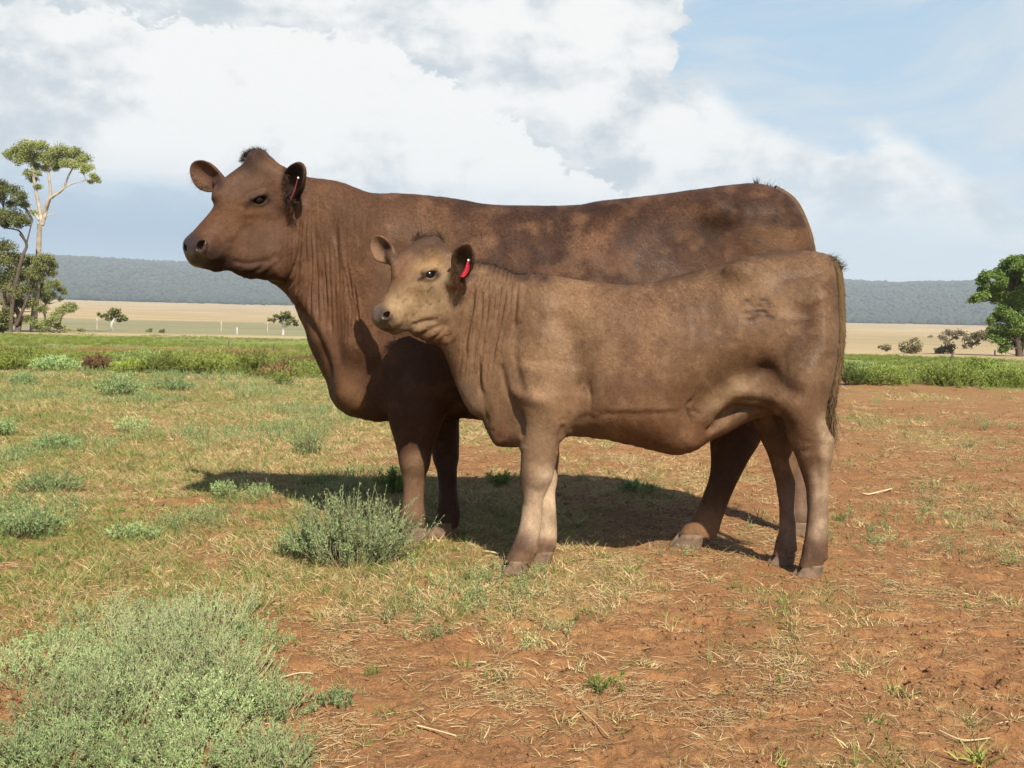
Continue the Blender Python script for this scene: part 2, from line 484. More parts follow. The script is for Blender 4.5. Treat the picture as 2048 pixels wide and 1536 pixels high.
        F = (q - 1) * np.minimum(hv, hw2)
        e = np.maximum(S[0, 0] - a, a - S[-1, 0])
        F = np.where(e > 0, np.maximum(F, 0) + e, np.maximum(F, e))
        s.join(r, F, k)
    def hit(s, px, py, y0=2.9, y1=4.4):
        """where the line of sight through a photo pixel first meets the shape"""
        q = np.array([P(px, py, y) for y in np.arange(y0, y1, .002)])
        i = [np.clip(np.searchsorted(a, q[:, k]) - 1, 0, len(a) - 2) for k, a in enumerate((s.xs, s.ys, s.zs))]
        ok = (q[:, 1] > s.ys[0]) & (q[:, 1] < s.ys[-1])
        f = [(q[:, k] - a[i[k]]) / (a[i[k] + 1] - a[i[k]]) for k, a in enumerate((s.xs, s.ys, s.zs))]
        d = 0
        for a in (0, 1):
            for b in (0, 1):
                for c in (0, 1):
                    d = d + s.D[i[0] + a, i[1] + b, i[2] + c] * (f[0] if a else 1 - f[0]) * (f[1] if b else 1 - f[1]) * (f[2] if c else 1 - f[2])
        j = np.argmax((d < 0) & ok)
        return q[j]
    def nrm(s, p, h=.012):
        g = []
        for k in range(3):
            v = []
            for sg in (-1, 1):
                q = np.array(p, float); q[k] += sg * h
                i = [min(max(np.searchsorted(a, q[m]) - 1, 0), len(a) - 2) for m, a in enumerate((s.xs, s.ys, s.zs))]
                v.append(s.D[i[0]:i[0] + 2, i[1]:i[1] + 2, i[2]:i[2] + 2].mean())
            g.append(v[1] - v[0])
        g = np.array(g); return g / np.linalg.norm(g)
    def mesh(s): return surface_nets(s.D, s.xs, s.ys, s.zs)

def axis_steps(pieces):
    """[(start, step), ..., end]: rectilinear spacing that changes smoothly enough"""
    out = [pieces[0][0]]
    for i, (a, st) in enumerate(pieces[:-1]):
        b = pieces[i + 1][0]; n = max(1, int(round((b - a) / st)))
        out += list(a + (b - a) * np.arange(1, n + 1) / n)
    return np.array(out)

def vert_normals(V, Q):
    n = np.zeros_like(V)
    fn = np.cross(V[Q[:, 2]] - V[Q[:, 0]], V[Q[:, 3]] - V[Q[:, 1]])
    for i in range(4): np.add.at(n, Q[:, i], fn)
    return n / np.maximum(np.linalg.norm(n, axis=1, keepdims=True), 1e-12)
def smooth_verts(V, Q, it=2, lam=0.5):
    e = np.concatenate([Q[:, [0, 1]], Q[:, [1, 2]], Q[:, [2, 3]], Q[:, [3, 0]]])
    e = np.concatenate([e, e[:, ::-1]]); N = len(V)
    deg = np.bincount(e[:, 0], minlength=N)[:, None]
    for i in range(it):
        for l in (lam, -lam * 1.04):
            acc = np.stack([np.bincount(e[:, 0], weights=V[e[:, 1], j], minlength=N) for j in range(3)], 1)
            V = V + l * (acc / deg - V)
    return V

class Paint:
    """strokes given where the photo shows them, laid onto the real surface point by point"""
    def __init__(s, V, N=None):
        s.V = V; s.x, s.y = proj(V); s.N = N
    def g(s, pts, w, soft=2.0, taper=False):
        pts = np.atleast_2d(np.asarray(pts, float))
        m = (s.x > pts[:, 0].min() - 4 * w) & (s.x < pts[:, 0].max() + 4 * w) & (s.y > pts[:, 1].min() - 4 * w) & (s.y < pts[:, 1].max() + 4 * w)
        r = np.zeros(len(s.x))
        if m.any():
            if len(pts) > 2: pts = catmull(pts, 4, False)
            d = dist_polyline(s.x[m], s.y[m], pts)
            r[m] = np.exp(-0.5 * (d / w) ** soft)
            if taper and len(pts) > 1:
                L_ = np.linalg.norm(np.diff(pts, axis=0), axis=1).sum() * .20 + 1e-6
                e = np.minimum(np.hypot(s.x[m] - pts[0, 0], s.y[m] - pts[0, 1]), np.hypot(s.x[m] - pts[-1, 0], s.y[m] - pts[-1, 1]))
                r[m] *= sstep(e / L_, 0, 1)
        return r
# ------------------------------------------------------------------ the land
def hills_e(az_):
    """elevation angle of the ridge and of its foot, seen from near the cattle"""
    w_ = sstep(az_, -.15, .25)
    ridge = .0580 * (1 - w_) + .0525 * w_
    ridge = ridge + .0070 * (fbm(az_ * 14 + 3, az_ * 0 + .5, 4, 3) - .5) * (0.15 + 0.85 * w_)
    foot = .0200 * (1 - w_) + .0135 * w_
    return ridge, foot
def land_z(x, y):
    d = np.maximum(np.hypot(x, y), 1e-3); a = np.arctan2(x, np.maximum(y, 1e-3))
    ridge, foot = hills_e(a)
    ld = np.log(np.maximum(d, 1))
    e = np.interp(ld, np.log([60, 90, 140, 300, 800, 1800]), [0, .16, .33, .56, .80, 1.0])
    ea = -CAM_Z / 60
    z = CAM_Z + d * (ea + (foot - ea) * e)
    z = np.where(d < 60, 0.0, z)
    t = sstep(d, 1800, 3100)
    z = z + (ridge - foot) * d * t * (1 - sstep(d, 3300, 5600) * .8)
    z = z + np.where(d > 300, 1, 0) * sstep(d, 300, 900) * (fbm(x / 260, y / 260, 4, 8) - .5) * np.interp(d, [300, 1800, 2600], [1.5, 5, 16])
    back = sstep(y, 5, -60)                       # behind the viewer: flat paddock
    return z * (1 - back) + 0 * back
def micro_z(x, y):
    near = 1 - sstep(y, 14, 26)
    b = .030 * (fbm(x / .9, y / .9, 3, 1) - .5) + .016 * (fbm(x / .22, y / .22, 3, 2) - .5)
    r = fbm(x / .055, y / .055, 3, 4)
    b = b + .020 * (np.abs(r - .5) * 2) * (.4 + fbm(x / .6, y / .6, 2, 6)) - .004 - .022 * sstep(fbm(x / .085, y / .065, 2, 12), .62, .80)
    flat = np.exp(-(((x - .1) / 1.5) ** 4 + ((y - 3.55) / .6) ** 4)) * .55
    return b * near * (1 - flat)
def ground_z(x, y): return land_z(x, y) + micro_z(x, y)

def bare(x, y):
    """0 = plant cover, 1 = bare red soil"""
    n = .55 * fbm(x / 1.3 + 2.2, y / 1.9, 4, 33) + .28 * fbm(x / .33, y / .42, 3, 37) + .17 * fbm(x / .10, y / .13, 2, 39)
    s = .44 + .10 * np.clip(x / (np.abs(y) * .35 + .8), -1.1, 1.1)
    s = s + .07 * np.exp(-((y - 2.15) / .45) ** 2) * sstep(x, -.30, .05)
    s = s - .16 * np.exp(-((y - 2.95) / .28) ** 2 - ((x + .1) / .75) ** 2) - .10 * np.exp(-((y - 3.0) / .35) ** 2 - ((x - .8) / .6) ** 2)
    s = s + .10 * np.exp(-((y - 4.9) / .35) ** 2 - ((x + 1.1) / .5) ** 2)
    t = .95 - s
    return sstep(n, t - .09, t + .07)

def zone_colour(x, y):
    d = np.hypot(x, y); a = np.arctan2(x, np.maximum(y, 1e-3))
    left = 1 - sstep(a, -.12, .12)
    n = np.where(d < 60, fbm(x / 3.1, y / 4.5, 4, 60), fbm(x / 60, y / 60, 4, 62))
    n2 = np.where(d < 60, fbm(x / .7 + 7, y / 1.1, 4, 61), fbm(x / 14, y / 20, 4, 63))
    soil = np.array((.285, .140, .060)); straw = np.array((.36, .245, .105)); grn = np.array((.17, .20, .065)); grn2 = np.array((.25, .29, .075))
    tan = np.array((.44, .335, .19)); tan2 = np.array((.37, .28, .155)); greygrn = np.array((.235, .225, .125)); wood = np.array((.050, .060, .038)); red = np.array((.25, .10, .045))
    def mix(A, B, t): return A * (1 - t[:, None]) + B * t[:, None]
    C = np.tile(soil, (len(x), 1))
    cov = (1 - bare(x, y))
    C = mix(C, np.tile(straw, (len(x), 1)), cov * .45)
    mid = sstep(d, 5.5, 13)
    gl = np.clip(.75 * left + .32 + (n - .5) * 1.2, 0, 1)
    C = mix(C, mix(np.tile(straw, (len(x), 1)), np.tile(grn, (len(x), 1)), np.clip(.25 + left * .45 + (n2 - .5), 0, 1)), mid * np.clip(gl * .75 * (.5 + n2), 0, .9))
    # green strip of weeds in the middle distance
    s0 = np.where(left > .5, 15.5, 16.5)
    g = sstep(d + 3.5 * (n - .5), s0, s0 + 4.0)
    C = mix(C, mix(np.tile(grn2, (len(x), 1)), np.tile(grn, (len(x), 1)), sstep(n2, .4, .6)), g * .85)
    r = np.exp(-((d - 30 - 8 * (n - .5)) / 3.2) ** 2) * sstep(a, -.10, -.24) * .9
    C = mix(C, np.tile(red, (len(x), 1)), r)
    # pale track, then dry plain
    edge = np.where(left > .5, 56.0, 44.0)
    p = sstep(d, edge, edge * 1.12)
    far = mix(np.tile(tan, (len(x), 1)), np.tile(tan2, (len(x), 1)), sstep(n, .35, .65))
    gg = sstep(d, 66, 76) * (1 - sstep(d, 215 + 90 * (n - .5), 260 + 90 * (n - .5))) * np.clip(left * 1.0 + .15, 0, 1)
    far = mix(far, np.tile(greygrn, (len(x), 1)), gg * .9)
    for dd, ww, k in ((128, 3, .55), (262, 8, .5), (520, 14, .3)):
        far = mix(far, np.tile(np.array((.15, .13, .085)), (len(x), 1)), np.exp(-((d - dd * (1 + .06 * np.sin(a * 9))) / ww) ** 2) * k)
    C = mix(C, far, p)
    t = sstep(d + 300 * (fbm(x / 160, y / 160, 3, 70) - .5), 1690, 1790)
    C = mix(C, np.tile(wood, (len(x), 1)), t)
    return C * (.88 + .24 * n2)[:, None] * .83

gx = axis_steps([(-7000, 250), (-2200, 45), (-900, 16), (-300, 6), (-100, 2.2), (-40, .8), (-14, .25), (-5, .07), (-2.4, .020), (-1.4, .0125), (1.8, .020), (2.6, .07), (5, .25), (14, .8), (40, 2.2), (100, 6), (300, 16), (900, 45), (2200, 250), (7000, 0)])
gy = axis_steps([(-300, 30), (-40, 4), (-4, .5), (.8, .08), (1.6, .0105), (3.0, .016), (4.6, .026), (7, .055), (11, .10), (17, .25), (30, .5), (60, 1.2), (100, 4), (180, 9), (350, 20), (800, 40), (1600, 30), (3400, 150), (7200, 0)])
GX, GY = np.meshgrid(gx, gy, indexing='ij')
gxf, gyf = GX.ravel(), GY.ravel()
GZ = ground_z(gxf, gyf)
nxg, nyg = len(gx), len(gy)
gi = np.arange(nxg * nyg).reshape(nxg, nyg)
GF = np.stack([gi[:-1, :-1], gi[1:, :-1], gi[1:, 1:], gi[:-1, 1:]], -1).reshape(-1, 4)

mg = MatB('red_earth_and_dry_plain')
co = mg.coord()
zc = mg.attr('zone')
nA = mg.noise(9, 6, 0.65, co); nB = mg.noise(70, 5, 0.7, co); nC = mg.noise(260, 3, 0.6, co)
streak = mg.noise(30, 4, 0.6, co, stretch=(0.5, 2.6, 1))
f = mg.math('MULTIPLY', mg.range(nA, .3, .7, .80, 1.2), mg.math('MULTIPLY', mg.range(nB, .3, .7, .74, 1.26), mg.range(nC, .3, .7, .84, 1.16)))
vm = mg.node('ShaderNodeVectorMath', operation='SCALE'); mg.l.new(zc, vm.inputs[0]); mg.l.new(f, vm.inputs['Scale'])
near = mg.attr('near', 'Fac')
chaff = mg.math('MULTIPLY', mg.range(streak, .60, .68), near)
c1 = mg.mix(mg.math('MULTIPLY', chaff, .55), vm.outputs[0], (.34, .24, .125))
dark = mg.math('MULTIPLY', mg.range(mg.noise(38, 4, .6, co, stretch=(1, 1.5, 1)), .66, .72), near)
c1 = mg.mix(mg.math('MULTIPLY', dark, .35), c1, (.07, .032, .017))
bm = mg.bump(nB, 0.7, 0.018); bm = mg.bump(nC, 0.5, 0.004, bm)
mg.set(color=c1, rough=0.95, spec=0.15, normal=bm)
ground = mesh_obj('ground', np.stack([gxf, gyf, GZ], 1), GF, mg.m)
color_attr(ground.data, 'zone', zone_colour(gxf, gyf))
float_attr(ground.data, 'near', 1 - sstep(gyf, 6, 16))
tag(ground, kind='structure')

# haze: even air over everything
mh = bpy.data.materials.new('air'); mh.use_nodes = True
hn = mh.node_tree.nodes; hn.clear()
ho = hn.new('ShaderNodeOutputMaterial'); hv = hn.new('ShaderNodeVolumePrincipled')
hv.inputs['Density'].default_value = 0.00020; hv.inputs['Color'].default_value = (0.78, 0.88, 1.0, 1); hv.inputs['Anisotropy'].default_value = 0.0
mh.node_tree.links.new(hv.outputs[0], ho.inputs['Volume'])
bx = np.array([(x, y, z) for x in (-7400, 7400) for y in (-400, 7600) for z in (-6.0, 330.0)], float)
haze = mesh_obj('haze', bx, np.array([[0, 1, 3, 2], [4, 6, 7, 5], [0, 4, 5, 1], [2, 3, 7, 6], [0, 2, 6, 4], [1, 5, 7, 3]]), mh, smooth=False)
tag(haze, kind='stuff')
# ------------------------------------------------------------------ the two animals
def head_frame(A, B, roll=0.0):
    u = B - A; L = np.linalg.norm(u); u = u / L
    hz = np.array([u[0], u[1], 0]); hz /= np.linalg.norm(hz)
    w = np.array([-hz[1], hz[0], 0.0])          # towards the viewer for a head pointing left
    if w[1] > 0: w = -w
    v = np.cross(w, u);
    if v[2] < 0: v = -v
    if roll:
        c, s_ = math.cos(roll), math.sin(roll)
        v, w = c * v + s_ * w, c * w - s_ * v
    return u, v, w, L

COW_SECS = [(-0.10, -0.05, -0.22, 0.09), (-0.04, 0.00, -0.36, 0.155), (0.05, 0.025, -0.50, 0.20), (0.15, 0.03, -0.60, 0.225), (0.27, 0.022, -0.64, 0.232), (0.38, 0.006, -0.62, 0.215),
            (0.50, -0.005, -0.56, 0.185), (0.62, -0.012, -0.48, 0.160), (0.75, -0.016, -0.41, 0.152), (0.86, -0.02, -0.37, 0.168), (0.95, -0.032, -0.345, 0.178), (1.005, -0.06, -0.31, 0.162), (1.04, -0.11, -0.25, 0.12)]

def build_head(S, A, B, roll=0.0, secs=COW_SECS, ears=(), scale=1.0, poll=True, eye=(0.325, -0.105), k=0.05):
    u, v, w, L = head_frame(A, B, roll)
    pt = lambda a, b, c: A + u * a * L + v * b * L + w * c * L
    ax = np.array([u, v, w])
    S.head(A, u, v, w, L, secs, k=k)
    if poll: S.ell(pt(-0.045, 0.015, 0), (0.05 * L, 0.05 * L, 0.075 * L), ax, k=0.05)
    for s_ in (-1, 1):
        # brow ridge, cheek, cheek bone
        S.ell(pt(eye[0] - 0.045, eye[1] + 0.06, 0.185 * s_), (0.10 * L, 0.05 * L, 0.055 * L), ax, k=0.025 * scale)
        S.ell(pt(eye[0] + 0.01, eye[1] - 0.005, 0.190 * s_), (0.085 * L, 0.065 * L, 0.045 * L), ax, k=0.018 * scale)
        S.ell(pt(0.25, -0.38, 0.165 * s_), (0.17 * L, 0.17 * L, 0.06 * L), ax, k=0.04 * scale)
        S.ell(pt(0.58, -0.19, 0.135 * s_), (0.16 * L, 0.05 * L, 0.035 * L), ax, k=0.03 * scale)
        # nostril wing
        S.ell(pt(0.945, -0.10, 0.105 * s_), (0.075 * L, 0.065 * L, 0.06 * L), ax, k=0.02 * scale)
        # mouth line
        S.capsule(pt(1.03, -0.255, 0.06 * s_), pt(0.95, -0.272, 0.170 * s_), 0.006 * scale, 0.007 * scale, k=0.007 * scale, cut=True)
        S.capsule(pt(0.95, -0.272, 0.170 * s_), pt(0.82, -0.288, 0.176 * s_), 0.007 * scale, 0.007 * scale, k=0.007 * scale, cut=True)
        S.capsule(pt(0.82, -0.288, 0.176 * s_), pt(0.68, -0.285, 0.158 * s_), 0.007 * scale, 0.003 * scale, k=0.006 * scale, cut=True)
    # lower lip and chin
    S.ell(pt(0.90, -0.335, 0), (0.10 * L, 0.045 * L, 0.11 * L), ax, k=0.02 * scale)
    for e in ears:
        S_ear(S, *e)
    return u, v, w, L, pt

def face(S, fr, eye_px, nos_px, es=1.0, ns=1.0):
    """eyes and nostrils, set where the near ones sit on the surface and mirrored across the head's own middle plane"""
    u, v, w, L, pt = fr
    A = pt(0, 0, 0)
    refl = np.eye(3) - 2 * np.outer(w, w)
    out = []
    e = S.hit(*eye_px); n = S.nrm(e, .02)
    f1 = P(eye_px[0] + 10, eye_px[1] - 3.2, e[1]) - e; f1 -= n * (f1 @ n); f1 /= np.linalg.norm(f1)
    f2 = np.cross(n, f1); f2 = f2 if f2[2] > 0 else -f2
    q = S.hit(*nos_px); qn = S.nrm(q, .02)
    t1 = P(nos_px[0] + 10, nos_px[1] - 7, q[1]) - q; t1 -= qn * (t1 @ qn); t1 /= np.linalg.norm(t1)
    t2 = np.cross(qn, t1)
    for side in (0, 1):
        M = np.eye(3) if side == 0 else refl
        T = lambda p: A + M @ (p - A)
        F1, F2, Nn = M @ f1, M @ f2, M @ n
        # swollen lids with the almond opening cut into them
        S.ell(T(e - n * .004 * es), (.036 * es, .020 * es, .012 * es), np.array([F1, F2, Nn]), k=.010 * es)
        S.capsule(T(e + f2 * .017 * es - f1 * .026 * es + n * .002), T(e + f2 * .019 * es + f1 * .024 * es + n * .002), .007 * es, .007 * es, k=.009 * es)
        S.ell(T(e + n * .008 * es), (.0240 * es, .0135 * es, .021 * es), np.array([F1, F2, Nn]), k=.003, cut=True)
        S.capsule(T(e - f1 * .022 * es + n * .008 * es), T(e - f1 * .038 * es - f2 * .009 * es + n * .010 * es), .0045 * es, .003 * es, k=.004, cut=True)
        out.append((T(e - n * .0155 * es), .0215 * es, Nn))
        T1, T2, Qn = M @ t1, M @ t2, M @ qn
        if side == 0: S.ell(T(q), (.030 * ns, .022 * ns, .010 * ns), np.array([T1, T2, Qn]), k=.010)
        S.ell(T(q + t1 * .002), (.0190 * ns, .0115 * ns, .030 * ns), np.array([T1, T2, Qn]), k=.004, cut=True)
        S.capsule(T(q + t1 * .012 * ns + t2 * .004 * ns + qn * .004), T(q + t1 * .025 * ns + t2 * .012 * ns * 0 + qn * .004), .007 * ns, .004 * ns, k=.004, cut=True)
    return out

def joints(S, knees, fets):
    """bony knees and hocks, fetlock balls with the two dewclaws behind"""
    for px, py, Y, r in knees: S.ell(P(px, py, Y), (r, r * .85, r * 1.15), k=.02)
    for px, py, Y, r in fets:
        c = P(px, py, Y); S.ell(c, (r, r * .95, r), k=.015)
        for sd in (-1, 1): S.ell(c + np.array([r * .95, sd * r * .45, -r * .55]), (.011, .009, .014), k=.006)

def S_ear(S, root, tip, face, length_w, depth=0.5, th=0.008):
    """cupped ear: root, tip, facing direction of the open side, half width"""
    root = np.asarray(root, float); tip = np.asarray(tip, float)
    a = tip - root; Le = np.linalg.norm(a); a /= Le
    f = np.asarray(face, float); f = f - a * (f @ a); f /= np.linalg.norm(f)
    b = np.cross(a, f)
    c = root + a * Le * 0.53
    ext = Le * 0.62 + 0.02
    r, X, Y, Z = S.box(c - ext, c + ext)
    dx, dy, dz = X - root[0], Y - root[1], Z - root[2]
    t = (a[0] * dx + a[1] * dy + a[2] * dz) / Le; q = b[0] * dx + b[1] * dy + b[2] * dz; g = f[0] * dx + f[1] * dy + f[2] * dz
    curve = depth * length_w * ((q / length_w) ** 2) - depth * length_w * 0.75 - 0.05 * Le * np.sin(np.clip(t, 0, 1) * 3.1)
    slope = 2 * depth * np.abs(q) / length_w
    tc_ = (t - 0.50) / 0.51
    wq = length_w * (1 - 0.16 * np.clip(-tc_, 0, 1)) * (1 - 0.10 * np.clip(tc_, 0, 1))
    rr = np.sqrt(tc_ ** 2 + (q / wq) ** 2 + 1e-9)
    F1 = np.abs(g - curve) / np.sqrt(1 + slope ** 2) - th * np.interp(t, [0, 1], [1.4, 0.8])
    F2 = (rr - 1) * rr / np.sqrt((tc_ / (0.51 * Le)) ** 2 + (q / wq ** 2) ** 2 + 1e-9)
    F = smax(F1, F2, 0.008)
    S.join(r, F, 0.008)
    S.capsule(root - a * 0.02, root + a * Le * 0.16 - f * length_w * 0.25, length_w * 0.50, length_w * 0.38, k=0.02)

def coat_material(name, fleck=(0.02, 0.012, 0.008), rough=0.62):
    m = MatB(name)
    co = m.coord()
    col = m.attr('coat')
    n1 = m.noise(5.0, 5, 0.6, co)
    n2 = m.noise(60.0, 4, 0.7, co)
    n3 = m.noise(420.0, 2, 0.5, co, stretch=(1.0, 1.0, 0.45))
    g1 = m.range(n1, 0.3, 0.7, 0.80, 1.18); g2 = m.range(n2, 0.3, 0.7, 0.86, 1.14); g3 = m.range(n3, 0.25, 0.75, 0.86, 1.14)
    f = m.math('MULTIPLY', m.math('MULTIPLY', g1, g2), g3)
    vm = m.node('ShaderNodeVectorMath', operation='SCALE'); m.l.new(col, vm.inputs[0]); m.l.new(f, vm.inputs['Scale'])
    # sparse dark flecks (flies, burrs, dried mud)
    vo = m.node('ShaderNodeTexVoronoi'); vo.inputs['Scale'].default_value = 22; m.l.new(co, vo.inputs['Vector'])
    fl = m.math('MULTIPLY', m.range(vo.outputs['Distance'], 0.03, 0.055, 1, 0), m.range(m.noise(9, 2, 0.5, co), 0.50, 0.60))
    colr = m.mix(m.math('MULTIPLY', fl, 0.45), vm.outputs[0], fleck)
    b1 = m.bump(n3, 0.35, 0.003)
    b2 = m.bump(m.noise(90, 5, 0.65, co), 0.22, 0.005, b1)
    wet = m.attr('wet', 'Fac')
    b3 = m.bump(m.noise(260, 2, .5, co), 0.35, 0.002, b2)
    m.set(color=colr, rough=m.range(wet, 0, 1, .62, .28), spec=m.range(wet, 0, 1, .10, .55), normal=b3)
    return m.m

M_HOOF = simple_mat('hoof_horn', (0.150, 0.095, 0.058), 0.8, 0.45, 45, 0.5)
M_EYE = MatB('eyeball').set(color=(0.004, 0.003, 0.003), rough=0.10, spec=0.4).m
M_HAIR_DARK = simple_mat('dark_hair', (0.035, 0.022, 0.016), 0.6, 0.3, 50)
M_TAG_RED = simple_mat('red_tag_plastic', (0.62, 0.03, 0.05), 0.4, 0.1, 40)
M_TAG_WHITE = simple_mat('white_tag_plastic', (0.8, 0.8, 0.78), 0.4, 0.05, 40)
M_NOSE_WET = simple_mat('wet_slime', (0.5, 0.48, 0.44), 0.12, 0.05, 40)

def sphere_obj(name, c, R, mat, parent, axes=None, nu=24, nv=16):
    A = np.eye(3) if axes is None else np.asarray(axes)
    R = np.atleast_1d(np.asarray(R, float)) * np.ones(3)
    th = np.linspace(0, math.pi, nv + 1); ph = np.arange(nu) / nu * 2 * math.pi
    V = np.array([[math.sin(t) * math.cos(p), math.sin(t) * math.sin(p), math.cos(t)] for t in th for p in ph]) * R
    V = V @ A + np.asarray(c)
    F = [[i * nu + j, (i + 1) * nu + j, (i + 1) * nu + (j + 1) % nu, i * nu + (j + 1) % nu] for i in range(nv) for j in range(nu)]
    return mesh_obj(name, V, np.array(F), mat, parent)

def tube_arrays(pts, rad, n=8, flat=None, cap=True):
    pts = np.asarray(pts, float); rad = np.asarray(rad, float) * np.ones(len(pts))
    T = np.gradient(pts, axis=0); T /= np.maximum(np.linalg.norm(T, axis=1, keepdims=True), 1e-9)
    ref = np.array([0, 1.0, 0.02]);
    if abs(T[0] @ ref) > 0.9: ref = np.array([1.0, 0, 0.02])
    V = []
    for p, t, r in zip(pts, T, rad):
        a = ref - t * (ref @ t); a /= np.linalg.norm(a); b = np.cross(t, a); ref = a
        for j in range(n):
            an = 2 * math.pi * j / n
            V.append(p + r * (math.cos(an) * a * (flat or 1) + math.sin(an) * b))
    F = [[i * n + j, i * n + (j + 1) % n, (i + 1) * n + (j + 1) % n, (i + 1) * n + j] for i in range(len(pts) - 1) for j in range(n)]
    return np.array(V), np.array(F, dtype=np.int32)

def hair_arrays(roots, dirs, lens, width=0.0012, rng_=None, segs=3, droop=0.3):
    """thin tapered ribbons, crossed in random planes"""
    roots = np.asarray(roots); dirs = np.asarray(dirs); N = len(roots)
    rg = rng_ or rng
    side = np.cross(dirs, rg.normal(size=(N, 3))); side /= np.linalg.norm(side, axis=1, keepdims=True)
    lens = np.asarray(lens) * np.ones(N)
    bend = rg.normal(size=(N, 3)) * 0.35 * lens[:, None]; bend[:, 2] -= droop * lens
    V = np.zeros((N, segs + 1, 2, 3))
    for i in range(segs + 1):
        t = i / segs
        c = roots + dirs * (lens * t)[:, None] + bend * t * t
        wd = width * (1 - 0.85 * t)
        V[:, i, 0] = c - side * wd; V[:, i, 1] = c + side * wd
    V = V.reshape(-1, 3)
    b = (np.arange(N) * (segs + 1) * 2)[:, None, None] + (np.arange(segs) * 2)[None, :, None] + np.array([0, 1, 3, 2])[None, None, :]
    return V, b.reshape(-1, 4)

def hoof(name, ctr, heading, wd, ln, ht, parent, dew=True, slope=0.35):
    """cloven hoof: two claws side by side, toe towards heading; top blends into the pastern"""
    hd = np.array([math.cos(heading), math.sin(heading), 0]); sd = np.array([-hd[1], hd[0], 0])
    V = []; F = []
    for s_ in (-1, 1):
        n = 14; levels = 7; base = len(V)
        for i in range(levels):
            t = i / (levels - 1)
            z = ht * t
            shr = 1 - 0.22 * t - 0.05 * (1 - t) ** 4
            for j in range(n):
                an = 2 * math.pi * j / n
                ex = math.cos(an); ey = math.sin(an)
                toe = 1.0 + (0.28 if ex > 0 else 0) * max(ex, 0) * (1 - t)
                x = ex * ln * 0.5 * shr * toe - slope * t * ht * 1.1 + 0.04 * ln
                wy = wd * 0.27 * shr * (1 - 0.35 * max(ex, 0) ** 2)
                y = s_ * wd * 0.27 + ey * wy * (0.92) - s_ * max(ex, 0) ** 2 * wd * 0.05
                V.append(np.asarray(ctr) + hd * x + sd * y + np.array([0, 0, z]))
        for i in range(levels - 1):
            for j in range(n):
                F.append([base + i * n + j, base + i * n + (j + 1) % n, base + (i + 1) * n + (j + 1) % n, base + (i + 1) * n + j])
        c0 = len(V); V.append(np.mean(V[base:base + n], axis=0)); V.append(np.mean(V[base + (levels - 1) * n:base + levels * n], axis=0) + np.array([0, 0, 0.004]))
        for j in range(0, n, 2):
            F.append([c0, base + (j + 2) % n, base + j + 1, base + j])
            q = base + (levels - 1) * n
            F.append([c0 + 1, q + j, q + j + 1, q + (j + 2) % n])
    return mesh_obj(name, np.array(V), F, M_HOOF, parent)
M_COAT_COW = coat_material('cow_coat')
M_COAT_CALF = coat_material('calf_coat')

def finish_body(name, S, mat, root, relief, colours, base, smooth=2, wet=()):
    V, Q = S.mesh()
    # keep the largest connected piece only
    V = smooth_verts(V, Q, smooth, 0.5)
    N = vert_normals(V, Q)
    pt = Paint(V, N)
    off = np.zeros(len(V))
    relief(pt, off)
    V = V + N * off[:, None]
    V = smooth_verts(V, Q, 1, 0.3)
    N = vert_normals(V, Q)
    C = np.tile(np.array(base, float), (len(V), 1))
    pt = Paint(V, N)
    colours(pt, C)
    o = mesh_obj(name, V, Q, mat, root)
    color_attr(o.data, 'coat', C)
    wv = np.zeros(len(V))
    for pts, w_ in wet: wv = np.maximum(wv, pt.g(pts, w_, 4))
    float_attr(o.data, 'wet', wv)
    return o

def lay(off, p, pts, w, amp, soft=2.0): off += amp * (1.4 if w > 8 else 1.0) * p.g(pts, w, soft, w < 6.5)
def dye(C, p, pts, w, col, k=1.0, soft=2.0):
    g = (p.g(pts, w, soft) * k)[:, None]
    C += (np.array(col) - C) * np.clip(g, 0, 1)

